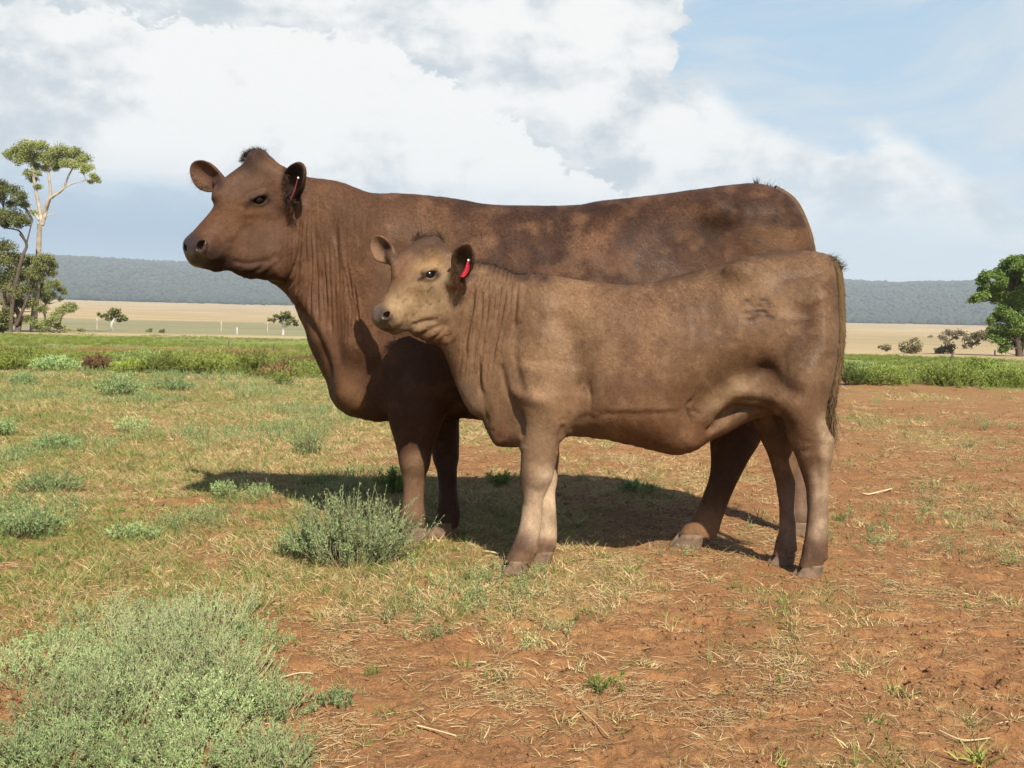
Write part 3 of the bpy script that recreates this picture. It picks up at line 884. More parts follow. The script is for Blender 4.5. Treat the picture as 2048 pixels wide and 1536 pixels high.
# ---------------------------------------------------------------- cow
def build_cow():
    xs = axis_steps([(-1.37, .0037), (-0.79, .0055), (-0.55, .0105), (1.36, 0)])
    ys = axis_steps([(3.38, .0042), (3.95, .009), (4.27, 0)])
    zs = axis_steps([(0.03, .0095), (0.94, .0038), (1.58, 0)])
    S = Sculpt(xs, ys, zs)
    Y0 = 3.88
    body = [(560, 350), (600, 354), (645, 360), (682, 365), (715, 377), (738, 386), (765, 391), (800, 389), (860, 391), (930, 401), (980, 410), (1060, 412), (1150, 411), (1200, 403), (1300, 392), (1400, 379), (1450, 373), (1505, 369), (1545, 379), (1575, 399), (1598, 434), (1613, 485), (1622, 530), (1628, 600), (1625, 680), (1608, 750), (1570, 810), (1510, 835), (1450, 830), (1350, 852), (1200, 862), (1050, 856), (945, 838), (860, 840), (776, 843), (743, 842), (713, 833), (683, 818), (664, 797), (655, 766), (637, 730), (619, 688), (612, 660), (599, 633), (591, 612), (575, 590), (556, 573), (535, 558), (515, 520), (500, 460), (520, 400)]
    ctrl = [(560, 430, .095, .12, -.05), (600, 460, .105, .14, -.03), (660, 480, .135, .18, 0), (640, 620, .12, .10, 0), (640, 720, .065, .07, 0), (700, 800, .15, .11, 0), (730, 680, .26, .18, 0),
            (780, 560, .24, .24, 0), (800, 700, .265, .2, 0), (800, 420, .17, .2, 0), (1000, 620, .31, .28, 0), (1150, 650, .325, .3, 0), (1050, 440, .25, .26, 0), (1300, 640, .32, .3, 0), (1300, 450, .26, .2, 0),
            (1430, 430, .265, .15, 0), (1560, 450, .19, .15, 0), (1550, 640, .24, .18, 0), (1420, 700, .26, .24, 0), (1150, 830, .27, .2, 0), (1615, 560, .19, .13, 0), (860, 820, .2, .14, 0)]
    S.inflate(body, Y0, ctrl)
    # legs
    S.leg([(690, 772, 915, 3.72, .10), (760, 772, 905, 3.69, .095), (820, 775, 892, 3.68, .08), (850, 779, 882, 3.68, .07), (890, 791, 867, 3.68, .053), (915, 797, 862, 3.68, .048), (931, 800, 857, 3.68, .045), (950, 804, 851, 3.68, .036), (980, 807, 848, 3.68, .030), (1010, 804, 848, 3.68, .031), (1032, 800, 851, 3.68, .037), (1052, 799, 851, 3.68, .036)], k=.05)
    S.leg([(740, 840, 930, 4.02, .09), (800, 850, 925, 4.0, .08), (837, 860, 918, 3.97, .068), (887, 862, 919, 3.93, .055), (912, 865, 915, 3.91, .047), (944, 874, 914, 3.88, .036), (981, 878, 914, 3.84, .030), (1006, 876, 918, 3.81, .033), (1028, 874, 921, 3.80, .038), (1048, 872, 917, 3.79, .036)], k=.05)
    S.leg([(640, 1450, 1600, 3.78, .12), (720, 1432, 1580, 3.73, .10), (790, 1424, 1556, 3.70, .075), (840, 1420, 1538, 3.69, .060), (884, 1420, 1520, 3.69, .052), (919, 1422, 1497, 3.68, .045), (945, 1421, 1484, 3.68, .04), (969, 1415, 1471, 3.68, .036), (987, 1408, 1464, 3.68, .035), (1006, 1401, 1456, 3.68, .034), (1022, 1393, 1450, 3.67, .036), (1041, 1381, 1443, 3.67, .040), (1062, 1360, 1436, 3.67, .042)], k=.05)
    S.leg([(640, 1520, 1625, 4.02, .12), (760, 1545, 1622, 4.02, .08), (850, 1562, 1626, 4.0, .06), (920, 1574, 1624, 3.98, .045), (1000, 1581, 1617, 3.96, .032), (1030, 1580, 1620, 3.95, .036), (1045, 1580, 1620, 3.95, .036)], k=.05)
    joints(S, [(830, 925, 3.68, .050), (893, 912, 3.91, .048), (1462, 890, 3.69, .052)], [(826, 1036, 3.68, .040), (896, 1030, 3.80, .040), (1412, 1045, 3.675, .042), (1601, 1032, 3.95, .038)])
    # udder hint and hip bones
    S.ell(P(1470, 800, 3.84), (.11, .10, .06), k=.04)
    for dy in (-.235, .235): S.ell(P(1405, 432, Y0) + [0, dy, 0], (.06, .035, .04), k=.06)
    A = P(514, 321, 3.80); B = P(378, 480, 3.54)
    u, v, w, L, pt = build_head(S, A, B)
    S_ear(S, P(574, 398, 3.70), P(596, 329, 3.60), (-.45, -.85, -.05), .054, .55, .0075)
    S_ear(S, P(443, 372, 3.83), P(374, 333, 3.90), (-.25, -.93, -.18), .060, .45, .0075)
    S.capsule(P(560, 420, 3.80), P(500, 400, 3.78), .10, .09, k=.05)
    S.inflate([(367, 484), (381, 468), (401, 449), (427, 415), (421, 397), (427, 372), (457, 346), (486, 325), (496, 308), (512, 301), (527, 303), (537, 317), (556, 327), (580, 340), (602, 356), (612, 420), (606, 500), (580, 560), (545, 562), (520, 561), (488, 556), (447, 535), (404, 535), (382, 530), (370, 512)], 3.70,
              [(380, 500, .055, .05, -.115), (420, 500, .07, .06, -.085), (470, 500, .075, .07, -.04), (530, 500, .085, .07, .03), (440, 400, .07, .06, -.01), (500, 330, .07, .05, .08), (560, 360, .08, .08, .10), (590, 450, .085, .10, .10)], sig=38, k=.03, ymap=([367, 430, 520, 612], [3.585, 3.635, 3.74, 3.82]))
    eyes = face(S, (u, v, w, L, pt), (520, 400), (402, 493), 1.15, 1.2)
    root = tag(empty('cow', (0.0, Y0, 0.0)), 'large dark brown cow standing behind the paler calf, head raised and turned left', 'cow')

    def relief(p, off):
        R = lambda pts, w_, a, soft=2.0: lay(off, p, pts, w_, a, soft)
        # shoulder blade, arm, barrel
        R([(770, 430), (740, 560), (730, 690)], 26, .016)
        R([(720, 740), (760, 640), (790, 500)], 10, -.005)
        R([(860, 440), (850, 600)], 22, -.010)
        R([(1340, 480), (1400, 560)], 44, -.006); R([(1480, 440), (1560, 600)], 30, .008)
        for i in range(6):
            x0 = 960 + i * 52
            R([(x0, 460), (x0 + 14, 520), (x0 + 10, 600)], 13, .003)
        # jugular groove, neck to chest fold
        R([(585, 600), (625, 650), (655, 720), (668, 775)], 5, -.010)
        R([(600, 590), (640, 650), (672, 730), (684, 800)], 9, .008)
        R([(640, 560), (665, 640), (680, 720)], 14, -.008)
        R([(700, 690), (690, 760), (705, 810)], 15, .012)
        # fine long folds of loose skin on the neck
        rg = np.random.default_rng(3)
        base = [[(606, 430), (603, 500), (598, 560), (588, 590)], [(616, 440), (620, 520), (618, 590), (625, 650)], [(626, 430), (634, 520), (636, 590), (645, 670)], [(640, 450), (650, 520), (652, 600), (660, 680)], [(655, 470), (664, 540), (668, 610)], [(670, 440), (676, 520), (684, 590)], [(600, 520), (590, 555), (570, 580)], [(690, 520), (700, 580), (712, 640)], [(705, 560), (716, 620), (720, 680)]]
        for b in base:
            b = np.array(b, float)
            for j in range(3):
                q = b + rg.normal(0, 1.5, b.shape) + [[j * 5.0 - 5, 0]]
                s0 = rg.uniform(0, .25)
                R(q, rg.uniform(1.6, 2.8), -rg.uniform(.0035, .0085))
                R(q + [3.6, 0], 2.6, rg.uniform(.002, .0045))
        for i in range(16):
            x0 = rg.uniform(612, 745); y0 = rg.uniform(375, 470)
            R([(x0, y0), (x0 - 4, y0 + 40), (x0 - 3, y0 + 80)], 2.2, -.0014)
        m = np.maximum(p.g([(625, 420), (618, 520), (612, 590)], 34, 4), p.g([(668, 440), (672, 560), (690, 640)], 34, 4) * .7)
        ph = (p.x - .02 * (p.y - 500) + 10 * (fbm(p.x / 34, p.y / 90, 3, 203) - .5)) / 9.0 * 6.283
        am = .25 + 1.6 * fbm(p.x / 26, p.y / 70, 3, 204) ** 1.8 * sstep(p.y, 400, 520)
        off += m * am * .0050 * (np.abs(np.sin(ph / 2)) - .6)
        # throat folds
        R([(470, 545), (500, 548), (535, 525), (560, 500)], 4, -.006)
        R([(500, 562), (530, 550), (556, 522)], 4, -.005)
        R([(455, 520), (500, 528), (545, 515)], 4, -.006); R([(480, 537), (520, 540)], 6, .004)
        # jaw line, cheek, face bones
        R([(458, 495), (475, 475), (500, 445)], 6, -.004); R([(470, 470), (450, 440)], 9, .003)
        R([(540, 430), (560, 470), (555, 500)], 10, .004)
        R([(470, 425), (500, 428), (540, 420)], 5, .003)
        R([(488, 407), (502, 398), (520, 390), (538, 393)], 3.5, .004)
        R([(480, 413), (492, 410)], 3, -.003)
        # leg tendons and knees
        R([(829, 925)], 14, .004); R([(893, 915)], 12, .004)
        R([(838, 960), (838, 1020)], 4, -.003); R([(1440, 960), (1415, 1020)], 5, -.003)
        # wavy coat over the whole side
        off += .0013 * (fbm(p.x / 38, p.y / 38, 4, 5) - .5) * 2 * sstep(p.y, 1060, 900)
        off += .0010 * (fbm(p.x / 9, p.y / 14, 3, 9) - .5) * 2

    BASE = (.118, .055, .029)
    def colours(p, C):
        D = lambda pts, w_, c, k=1.0, soft=2.0: dye(C, p, pts, w_, c, k, soft)
        RED = (.20, .092, .045); DARK = (.048, .025, .017); DK2 = (.060, .031, .020); LT = (.235, .135, .072); TAN = (.30, .18, .095)
        D([(620, 430), (680, 520), (760, 470)], 60, (.185, .100, .053), .7)
        D([(700, 640), (650, 560)], 50, (.20, .098, .048), .8)
        D([(900, 480), (1000, 470)], 40, (.20, .105, .055), .6); D([(870, 470), (960, 520)], 30, LT, .35)
        D([(970, 480), (1080, 540), (1200, 500), (1300, 460)], 38, (.14, .064, .035), .6)
        D([(930, 430)], 22, DK2, .7)
        D([(1060, 420), (1250, 420), (1480, 400)], 18, DK2, .5)
        D([(1400, 470), (1450, 440), (1500, 410)], 26, DARK, .75); D([(1290, 500), (1340, 440)], 34, (.085, .042, .025), .35)
        D([(1530, 470), (1590, 470)], 26, (.21, .11, .045), .75); D([(1200, 520)], 26, (.23, .12, .068), .5)
        n = fbm(p.x / 46, p.y / 40, 4, 21); m = sstep(n, .40, .72)[:, None] * .80 * sstep(p.x, 820, 960)[:, None]
        C += (np.array(DK2) - C) * m
        n = fbm(p.x / 34 + 9, p.y / 30, 4, 31); m = sstep(n, .46, .74)[:, None] * .5
        C += (np.array((.26, .135, .070)) - C) * m
        # topline slightly dark
        # head
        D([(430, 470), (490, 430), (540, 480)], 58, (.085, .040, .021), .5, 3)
        D([(480, 380), (510, 340)], 34, (.115, .062, .036), .8); D([(512, 305), (500, 325)], 16, (.045, .026, .018), .8)
        D([(380, 490), (400, 510), (425, 520), (445, 528)], 21, (.060, .036, .028), .95, 4); D([(372, 500)], 18, (.050, .033, .028), .9)
        D([(470, 430), (505, 425)], 20, (.20, .095, .042), .65); D([(475, 465)], 9, (.22, .12, .065), .5); D([(480, 480), (520, 490)], 30, (.15, .078, .042), .6)
        D([(530, 550), (480, 542), (450, 528)], 17, (.055, .028, .018), .85)  # shade under the jaw painted into the coat
        D([(508, 401), (534, 399)], 9, (.035, .022, .016), .92); D([(492, 414), (502, 408)], 4, (.03, .02, .015), .8); D([(404, 505), (412, 500)], 4, (.24, .17, .14), .6); D([(520, 385)], 14, (.10, .055, .032), .5)
        D([(588, 343), (586, 392)], 19, (.022, .013, .010), .98, 5)
        D([(400, 350), (420, 365)], 18, (.19, .105, .062), .6); D([(432, 352), (440, 372)], 7, (.04, .022, .016), .8)
        # ear rims
        # legs: paler dusty cannon, tan pasterns; cast shade on other parts painted dark
        D([(820, 760), (825, 880)], 60, (.075, .036, .020), .6); D([(828, 930), (828, 1000), (825, 1040)], 26, (.25, .145, .080), .85, 4); D([(895, 930), (895, 1040)], 26, (.085, .045, .028), .8); D([(826, 1050)], 16, (.13, .075, .045), .7)
        D([(1400, 1050), (1430, 1065)], 36, (.36, .20, .10), .9); D([(1450, 960), (1480, 900)], 38, (.075, .040, .024), .85)
        D([(1600, 950), (1600, 1040)], 26, (.27, .17, .11), .8)
        D([(700, 800), (690, 770)], 20, (.25, .13, .06), .7)
        f = fbm(p.x / 3.2, p.y / 3.2, 3, 77)[:, None]
        C *= (.84 + .32 * f) * .55 * np.array((1.0, 1.0, 1.04))
    body_o = finish_body('body', S, M_COAT_COW, root, relief, colours, BASE, wet=[([(374, 480), (372, 505), (390, 520)], 16), ([(402, 494), (402, 512)], 13)])
    # hooves: centre, heading
    for cx, cy_, Y, hd, s_ in ((822, 1087, 3.67, math.pi + .1, 1.0), (880, 1075, 3.78, math.pi + .45, 1.0), (1372, 1099, 3.66, math.pi + .05, 1.05), (1592, 1073, 3.95, math.pi, 1.0)):
        c = P(cx, cy_, Y); c[2] = 0
        hoof('hoof', c - [0, 0, .004], hd, .088 * s_, .108 * s_, .060, root)
    # eye
    ax = np.array([u, v, w])
    for c_, r_, n_ in eyes: sphere_obj('eyeball', c_, r_, M_EYE, root)
    return root, body_o, (u, v, w, L, pt)

cow, cow_body, cow_hd = build_cow()

# ---------------------------------------------------------------- calf
def build_calf():
    xs = axis_steps([(-0.55, .0040), (0.12, .0085), (1.23, 0)])
    ys = axis_steps([(2.96, .0046), (3.40, .0065), (3.56, 0)])
    zs = axis_steps([(0.03, .0085), (0.70, .0042), (1.20, 0)])
    S = Sculpt(xs, ys, zs)
    Y0 = 3.31
    body = [(905, 524), (935, 524), (962, 528), (989, 532), (1012, 541), (1036, 550), (1098, 551), (1160, 560), (1240, 569), (1293, 567), (1345, 554), (1422, 535), (1464, 522), (1514, 510), (1556, 503), (1609, 501), (1634, 505), (1655, 518), (1665, 548), (1669, 604), (1670, 656), (1663, 720), (1652, 780), (1636, 822), (1600, 838), (1566, 834), (1535, 832), (1499, 842), (1450, 868), (1415, 884), (1390, 901), (1365, 909), (1334, 908), (1287, 897), (1240, 886), (1200, 878), (1150, 874), (1100, 880), (1040, 894), (1012, 895), (992, 891), (982, 878), (970, 857), (963, 841), (938, 822), (919, 787), (904, 747), (888, 705), (872, 690), (850, 680), (840, 620), (860, 560)]
    ctrl = [(880, 600, .068, .08, -.02), (950, 600, .085, .11, 0), (960, 700, .085, .09, 0), (930, 780, .05, .06, 0), (985, 860, .055, .05, 0), (1030, 640, .125, .14, 0), (1080, 760, .165, .12, 0), (1060, 850, .12, .09, 0), (1100, 600, .125, .15, 0),
            (1200, 700, .195, .18, 0), (1300, 770, .21, .19, 0), (1250, 600, .165, .17, 0), (1400, 700, .20, .19, 0), (1420, 580, .17, .13, 0), (1370, 880, .12, .10, 0), (1500, 540, .155, .11, 0), (1600, 560, .13, .10, 0), (1600, 700, .165, .12, 0), (1560, 790, .13, .09, 0), (1480, 825, .055, .06, 0), (1430, 865, .075, .07, 0), (1640, 650, .14, .10, 0)]
    S.inflate(body, Y0, ctrl, sig=62)
    S.leg([(740, 1050, 1160, 3.20, .07), (800, 1045, 1145, 3.19, .068), (850, 1042, 1131, 3.20, .058), (894, 1041, 1121, 3.21, .049), (925, 1042, 1112, 3.22, .044), (950, 1040, 1106, 3.22, .043), (972, 1041, 1098, 3.23, .039), (1000, 1045, 1086, 3.235, .030), (1037, 1042, 1084, 3.24, .026), (1060, 1037, 1081, 3.24, .026), (1085, 1028, 1077, 3.24, .031), (1105, 1018, 1074, 3.24, .032), (1122, 1008, 1066, 3.24, .031)], k=.04)
    S.leg([(800, 1060, 1140, 3.40, .06), (850, 1060, 1128, 3.40, .052), (912, 1062, 1119, 3.39, .043), (965, 1068, 1111, 3.39, .037), (990, 1072, 1110, 3.385, .029), (1012, 1075, 1112, 3.38, .026), (1055, 1076, 1114, 3.38, .027), (1080, 1068, 1114, 3.38, .031), (1103, 1062, 1108, 3.38, .030)], k=.04)
    fl = [(1428, 858), (1455, 830), (1478, 812), (1503, 809), (1524, 818), (1540, 838)]
    for a_, b_ in zip(fl[:-1], fl[1:]): S.capsule(P(*a_, 3.212), P(*b_, 3.212), .030, .030, k=.008, cut=True)
    S.leg([(640, 1530, 1655, 3.245, .09), (720, 1535, 1660, 3.225, .10), (790, 1546, 1648, 3.21, .085), (822, 1556, 1644, 3.205, .075), (850, 1566, 1652, 3.205, .062), (884, 1577, 1667, 3.215, .048), (905, 1588, 1666, 3.22, .043), (937, 1600, 1659, 3.23, .036), (981, 1613, 1657, 3.25, .028), (1028, 1615, 1656, 3.26, .026), (1070, 1611, 1656, 3.265, .028), (1096, 1606, 1656, 3.27, .034), (1112, 1604, 1652, 3.27, .033), (1130, 1598, 1645, 3.27, .032)], k=.045)
    S.leg([(740, 1480, 1600, 3.41, .09), (800, 1490, 1600, 3.41, .08), (842, 1502, 1600, 3.42, .068), (875, 1519, 1597, 3.42, .053), (912, 1537, 1594, 3.43, .043), (966, 1552, 1592, 3.43, .032), (1012, 1559, 1590, 3.43, .028), (1060, 1559, 1592, 3.43, .028), (1085, 1552, 1592, 3.43, .032), (1107, 1547, 1588, 3.43, .031)], k=.04)
    joints(S, [(1074, 948, 3.22, .043), (1092, 958, 3.39, .036), (1630, 895, 3.22, .044)], [(1053, 1088, 3.24, .032), (1091, 1080, 3.38, .031), (1631, 1100, 3.27, .033), (1572, 1086, 3.43, .030)])
    # hip bones and fold of skin between flank and thigh
    for dy in (-.135, .135): S.ell(P(1462, 548, Y0) + [0, dy, 0], (.045, .03, .03), k=.05)
    S.capsule(P(1410, 832, 3.215), P(1470, 786, 3.205), .010, .016, k=.06)
    S.capsule(P(1470, 784, 3.205), P(1550, 796, 3.20), .016, .035, k=.06)
    A = P(856, 497, 3.29); B = P(752, 621, 3.125)
    u, v, w, L, pt = build_head(S, A, B, scale=.8, eye=(0.36, -0.115), k=.035)
    S_ear(S, P(910, 556, 3.19), P(936, 490, 3.10), (-.35, -.9, -.05), .044, .45, .0065)
    S_ear(S, P(786, 520, 3.32), P(737, 478, 3.37), (-.30, -.9, -.2), .045, .45, .0065)
    S.capsule(P(905, 570, 3.29), P(860, 560, 3.27), .075, .07, k=.04)
    S.inflate([(743, 623), (747, 615), (762, 609), (782, 568), (780, 551), (781, 528), (800, 503), (820, 487), (838, 477), (860, 473), (880, 476), (892, 493), (912, 512), (936, 526), (936, 620), (905, 680), (872, 689), (850, 681), (827, 672), (812, 661), (770, 658), (752, 652), (744, 640)], 3.22,
              [(760, 635, .036, .03, -.075), (800, 630, .05, .045, -.035), (850, 640, .055, .045, .03), (800, 560, .045, .04, -.01), (850, 500, .06, .04, .06), (890, 540, .065, .05, .07), (900, 640, .06, .05, .08)], sig=26, k=.02, ymap=([743, 800, 860, 936], [3.14, 3.19, 3.26, 3.31]))
    eyes = face(S, (u, v, w, L, pt), (861, 549), (772, 631), .92, .74)
    root = tag(empty('calf', (0.0, Y0, 0.0)), 'light brown calf with a red ear tag standing in front of the big cow', 'calf')

    def relief(p, off):
        R = lambda pts, w_, a, soft=2.0: lay(off, p, pts, w_, a, soft)
        # strong vertical neck folds
        rg = np.random.default_rng(11)
        folds = [[(962, 545), (960, 620), (950, 680), (944, 740)], [(976, 550), (972, 620), (962, 690), (952, 760)], [(989, 548), (986, 620), (972, 690), (960, 770), (966, 830)], [(1000, 560), (997, 620), (982, 680), (968, 740)], [(1010, 570), (1006, 630), (994, 690), (982, 730)],
                 [(1022, 560), (1018, 620), (1004, 690)], [(950, 600), (944, 650), (932, 700), (930, 740)], [(938, 610), (934, 650), (920, 690)], [(924, 625), (915, 660), (896, 695)], [(1036, 560), (1030, 620), (1022, 660)], [(946, 560), (945, 600)], [(955, 700), (958, 760), (968, 830), (976, 866)]]
        for b in folds:
            b = np.array(b, float) + rg.normal(0, 2.2, (len(b), 2)) + [[0, rg.uniform(-22, 22)]]
            a = rg.uniform(.003, .008)
            R(b, 2.8, -a); R(b + [6, 0], 3.4, a * .7)
        for i in range(14):
            x0 = rg.uniform(945, 1030); y0 = rg.uniform(550, 640); ln = rg.uniform(60, 120)
            R([(x0, y0), (x0 - 3, y0 + ln / 2), (x0 - 10, y0 + ln)], 1.8, -.0016)
        # loose skin: uneven running pleats from the jaw to the shoulder
        m = p.g([(985, 560), (975, 640), (950, 720)], 38, 4)
        ph = (p.x + .17 * (p.y - 600) + 9 * (fbm(p.x / 30, p.y / 60, 3, 201) - .5)) / 9.5 * 6.283
        am = .5 + 1.3 * fbm(p.x / 22, p.y / 55, 3, 202) ** 1.5
        off += m * am * .0052 * (np.abs(np.sin(ph / 2)) - .6)
        # throat folds
        R([(826, 655), (850, 645), (880, 640)], 3.5, -.007); R([(830, 676), (855, 662), (885, 650), (905, 640)], 3.5, -.006); R([(858, 686), (880, 668), (900, 645)], 3.5, -.006); R([(874, 690), (895, 668)], 3.5, -.005)
        R([(833, 666), (855, 655)], 5, .006); R([(850, 680), (870, 665)], 5, .006)
        # jaw and face
        R([(818, 652), (845, 643), (872, 638)], 3, -.004); R([(800, 600), (830, 590), (860, 600)], 12, -.003)
        R([(838, 560), (850, 550), (862, 541), (876, 546)], 3, .0035); R([(835, 565), (845, 558)], 2.5, -.0025)
        R([(760, 606), (782, 568), (800, 535), (815, 515)], 3.5, .004); R([(868, 575), (880, 600), (882, 625)], 8, .004)
        # shoulder, elbow, brisket
        R([(1080, 590), (1060, 700), (1050, 790)], 26, .010); R([(1120, 640), (1150, 700), (1165, 790)], 18, -.010)
        R([(1035, 650), (1030, 710), (1050, 780)], 7, -.006); R([(1030, 805), (1042, 840), (1040, 880)], 5, -.012)
        R([(1000, 720), (1015, 780), (1035, 805)], 5, -.006); R([(1030, 780), (1050, 790), (1080, 800)], 9, .006)
        R([(1163, 755), (1152, 800), (1148, 830)], 3, -.004); R([(1172, 755), (1181, 800), (1176, 830)], 2.5, -.005); R([(1167, 800)], 7, .004)
        R([(1128, 845), (1120, 880), (1118, 910)], 5, -.008); R([(1140, 870), (1160, 840), (1190, 830)], 6, -.006)
        R([(968, 850), (976, 820), (962, 770)], 4, -.006); R([(985, 860), (990, 880), (1010, 886)], 4, .004)
        # underline crease, flank wrinkles
        R([(1190, 827), (1280, 827), (1375, 824)], 5, -.0025); R([(1200, 818), (1280, 819), (1370, 815)], 5, .002)
        R([(1385, 845), (1372, 815), (1388, 795)], 2.5, -.004); R([(1385, 820), (1400, 828)], 2.5, -.004)
        R([(1560, 800), (1530, 782), (1500, 776), (1470, 784), (1430, 815), (1395, 846)], 7, .0015)
        R([(1575, 850), (1550, 822), (1522, 806), (1497, 802), (1472, 808), (1440, 838)], 8, -.010)
        # rear muscles and hollow
        R([(1610, 640), (1600, 690), (1560, 730), (1520, 745)], 17, -.013); R([(1530, 740), (1570, 775), (1600, 790)], 10, -.006)
        R([(1600, 745)], 26, .008); R([(1640, 600), (1650, 700)], 10, .005)
        R([(1420, 600), (1400, 640)], 26, -.006); R([(1520, 660), (1490, 700)], 26, .006); R([(1480, 560), (1540, 590)], 22, .004)
        R([(1512, 602), (1535, 612)], 22, .002)
        for i in range(9):
            x0 = 1190 + i * 26
            R([(x0, 610), (x0 + 8, 680), (x0 + 2, 770)], 8, .0018)
        # brand scar on the hip
        sc_ = [[(1487, 625), (1497, 627), (1503, 634), (1498, 640)], [(1506, 624), (1518, 622), (1530, 624), (1533, 632), (1545, 636)], [(1492, 600), (1500, 604), (1505, 612)], [(1512, 612), (1522, 615)], [(1522, 598), (1532, 602), (1540, 612)], [(1498, 640), (1510, 636), (1512, 628)], [(1505, 604), (1503, 596)]]
        for q in sc_: R(q, 2.0, -.003)
        # hocks, knees, tendons
        R([(1075, 950)], 16, .004); R([(1090, 925), (1095, 960)], 4, .003)
        R([(1630, 890), (1638, 960), (1640, 1040)], 3.5, -.003); R([(1661, 880)], 8, .006); R([(1066, 1000), (1062, 1060)], 3.5, -.002)
        R([(1600, 905), (1625, 900)], 4, -.004)
        off += .0012 * (fbm(p.x / 32, p.y / 40, 4, 15) - .5) * 2 * sstep(p.y, 1000, 850)
        off += .0009 * (fbm(p.x / 8, p.y / 12, 3, 19) - .5) * 2

    BASE = (.178, .102, .055)
    def colours(p, C):
        D = lambda pts, w_, c, k=1.0, soft=2.0: dye(C, p, pts, w_, c, k, soft)
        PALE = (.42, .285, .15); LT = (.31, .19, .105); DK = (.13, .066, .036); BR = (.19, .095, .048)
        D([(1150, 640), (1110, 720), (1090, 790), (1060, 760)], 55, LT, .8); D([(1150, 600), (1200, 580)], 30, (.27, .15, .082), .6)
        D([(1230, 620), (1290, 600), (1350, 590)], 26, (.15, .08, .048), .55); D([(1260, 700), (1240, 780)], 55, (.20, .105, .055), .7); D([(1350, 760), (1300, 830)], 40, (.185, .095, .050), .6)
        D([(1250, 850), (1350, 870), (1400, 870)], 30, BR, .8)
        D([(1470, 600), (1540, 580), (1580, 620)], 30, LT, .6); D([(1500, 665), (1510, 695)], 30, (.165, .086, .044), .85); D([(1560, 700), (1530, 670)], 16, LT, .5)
        D([(1612, 640), (1595, 695), (1550, 732), (1515, 742)], 19, (.095, .048, .028), .85); D([(1545, 760), (1590, 785)], 9, (.12, .06, .035), .6); D([(1600, 750)], 24, LT, .5); D([(1480, 770), (1450, 800)], 22, PALE, .5)  # rear hollow and crease darkened, muscle bulge lightened: shading painted along the relief
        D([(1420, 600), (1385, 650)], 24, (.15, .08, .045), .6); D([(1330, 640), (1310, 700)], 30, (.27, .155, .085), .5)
        # dark line along the back of the neck
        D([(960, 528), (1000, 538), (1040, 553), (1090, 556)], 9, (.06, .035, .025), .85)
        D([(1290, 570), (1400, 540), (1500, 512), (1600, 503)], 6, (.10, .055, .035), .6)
        D([(930, 640), (960, 700), (980, 620)], 45, (.25, .142, .078), .6)
        D([(1000, 860), (1010, 880)], 22, (.17, .08, .045), .8); D([(925, 770), (945, 815)], 12, (.30, .19, .13), .7)
        # head
        D([(835, 480), (870, 490), (815, 505)], 30, (.095, .054, .038), .97, 3); D([(800, 545), (812, 520)], 20, (.15, .08, .048), .85); D([(880, 500), (860, 475)], 14, (.08, .045, .03), .8)
        D([(820, 600), (850, 600), (800, 625)], 30, (.37, .255, .140), .9, 3); D([(880, 560), (885, 600), (870, 540)], 18, (.37, .26, .155), .8); D([(840, 535), (870, 525)], 14, (.36, .22, .10), .8)
        D([(790, 560), (805, 530)], 12, (.19, .095, .05), .7); D([(838, 592)], 10, (.26, .15, .07), .6)
        D([(758, 632), (772, 650)], 20, (.085, .058, .048), .97, 5); D([(790, 655), (815, 655)], 9, (.28, .19, .12), .8)
        D([(848, 551), (872, 549)], 7.5, (.035, .022, .016), .95); D([(838, 560), (846, 555)], 3, (.04, .025, .02), .8)
        D([(927, 515), (932, 540)], 19, (.035, .018, .012), .95, 4); D([(925, 562), (918, 568)], 9, (.25, .10, .05), .7)
        D([(752, 500), (765, 515)], 14, (.26, .15, .10), .6); D([(772, 492), (782, 510)], 7, (.05, .03, .02), .8)
        rg = np.random.default_rng(5)
        for q in range(26): D([(rg.uniform(785, 895), rg.uniform(575, 650))], rg.uniform(1.0, 2.0), (.05, .03, .02), .8)
        for q in range(60): D([(rg.uniform(1000, 1640), rg.uniform(560, 1000))], rg.uniform(1.0, 1.8), (.05, .03, .02), .7)
        C += (np.array((.24, .15, .08)) - C) * (p.g([(820, 600), (860, 610)], 45, 4) * .5 * sstep(fbm(p.x / 12, p.y / 12, 3, 301), .5, .62))[:, None]
        # pale inside edges of the legs, dark fetlocks
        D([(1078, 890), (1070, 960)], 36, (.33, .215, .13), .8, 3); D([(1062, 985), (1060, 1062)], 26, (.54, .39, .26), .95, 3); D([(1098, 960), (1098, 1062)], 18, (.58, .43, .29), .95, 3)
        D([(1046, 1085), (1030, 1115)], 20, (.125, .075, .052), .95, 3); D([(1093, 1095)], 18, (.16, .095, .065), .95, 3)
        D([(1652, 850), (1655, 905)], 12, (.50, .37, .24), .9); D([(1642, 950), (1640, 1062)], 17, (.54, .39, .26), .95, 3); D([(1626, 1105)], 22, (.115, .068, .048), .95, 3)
        D([(1570, 1000), (1568, 1110)], 22, (.27, .18, .13), .8); D([(1625, 920)], 13, (.19, .10, .065), .6)
        D([(1044, 950), (1046, 1000)], 8, (.12, .07, .045), .75); D([(1625, 920), (1640, 945)], 9, (.13, .07, .045), .6)
        for q in [[(1487, 625), (1497, 627), (1503, 634), (1498, 640)], [(1506, 624), (1518, 622), (1530, 624), (1533, 632), (1545, 636)], [(1522, 598), (1532, 602), (1540, 612)], [(1498, 640), (1510, 636), (1512, 628)], [(1492, 600), (1500, 606), (1508, 612)]]:
            D(q, 2.6, (.05, .028, .018), .9)
        for q in [[(1270, 580), (1285, 588), (1297, 594), (1305, 606)], [(1385, 845), (1372, 815), (1388, 790)], [(1375, 818), (1395, 822), (1402, 830)]]:
            D(q, 2.0, (.07, .04, .026), .7)
        n = fbm(p.x / 30, p.y / 36, 4, 41); m = sstep(n, .42, .74)[:, None] * .50 * sstep(p.x, 960, 1100)[:, None]
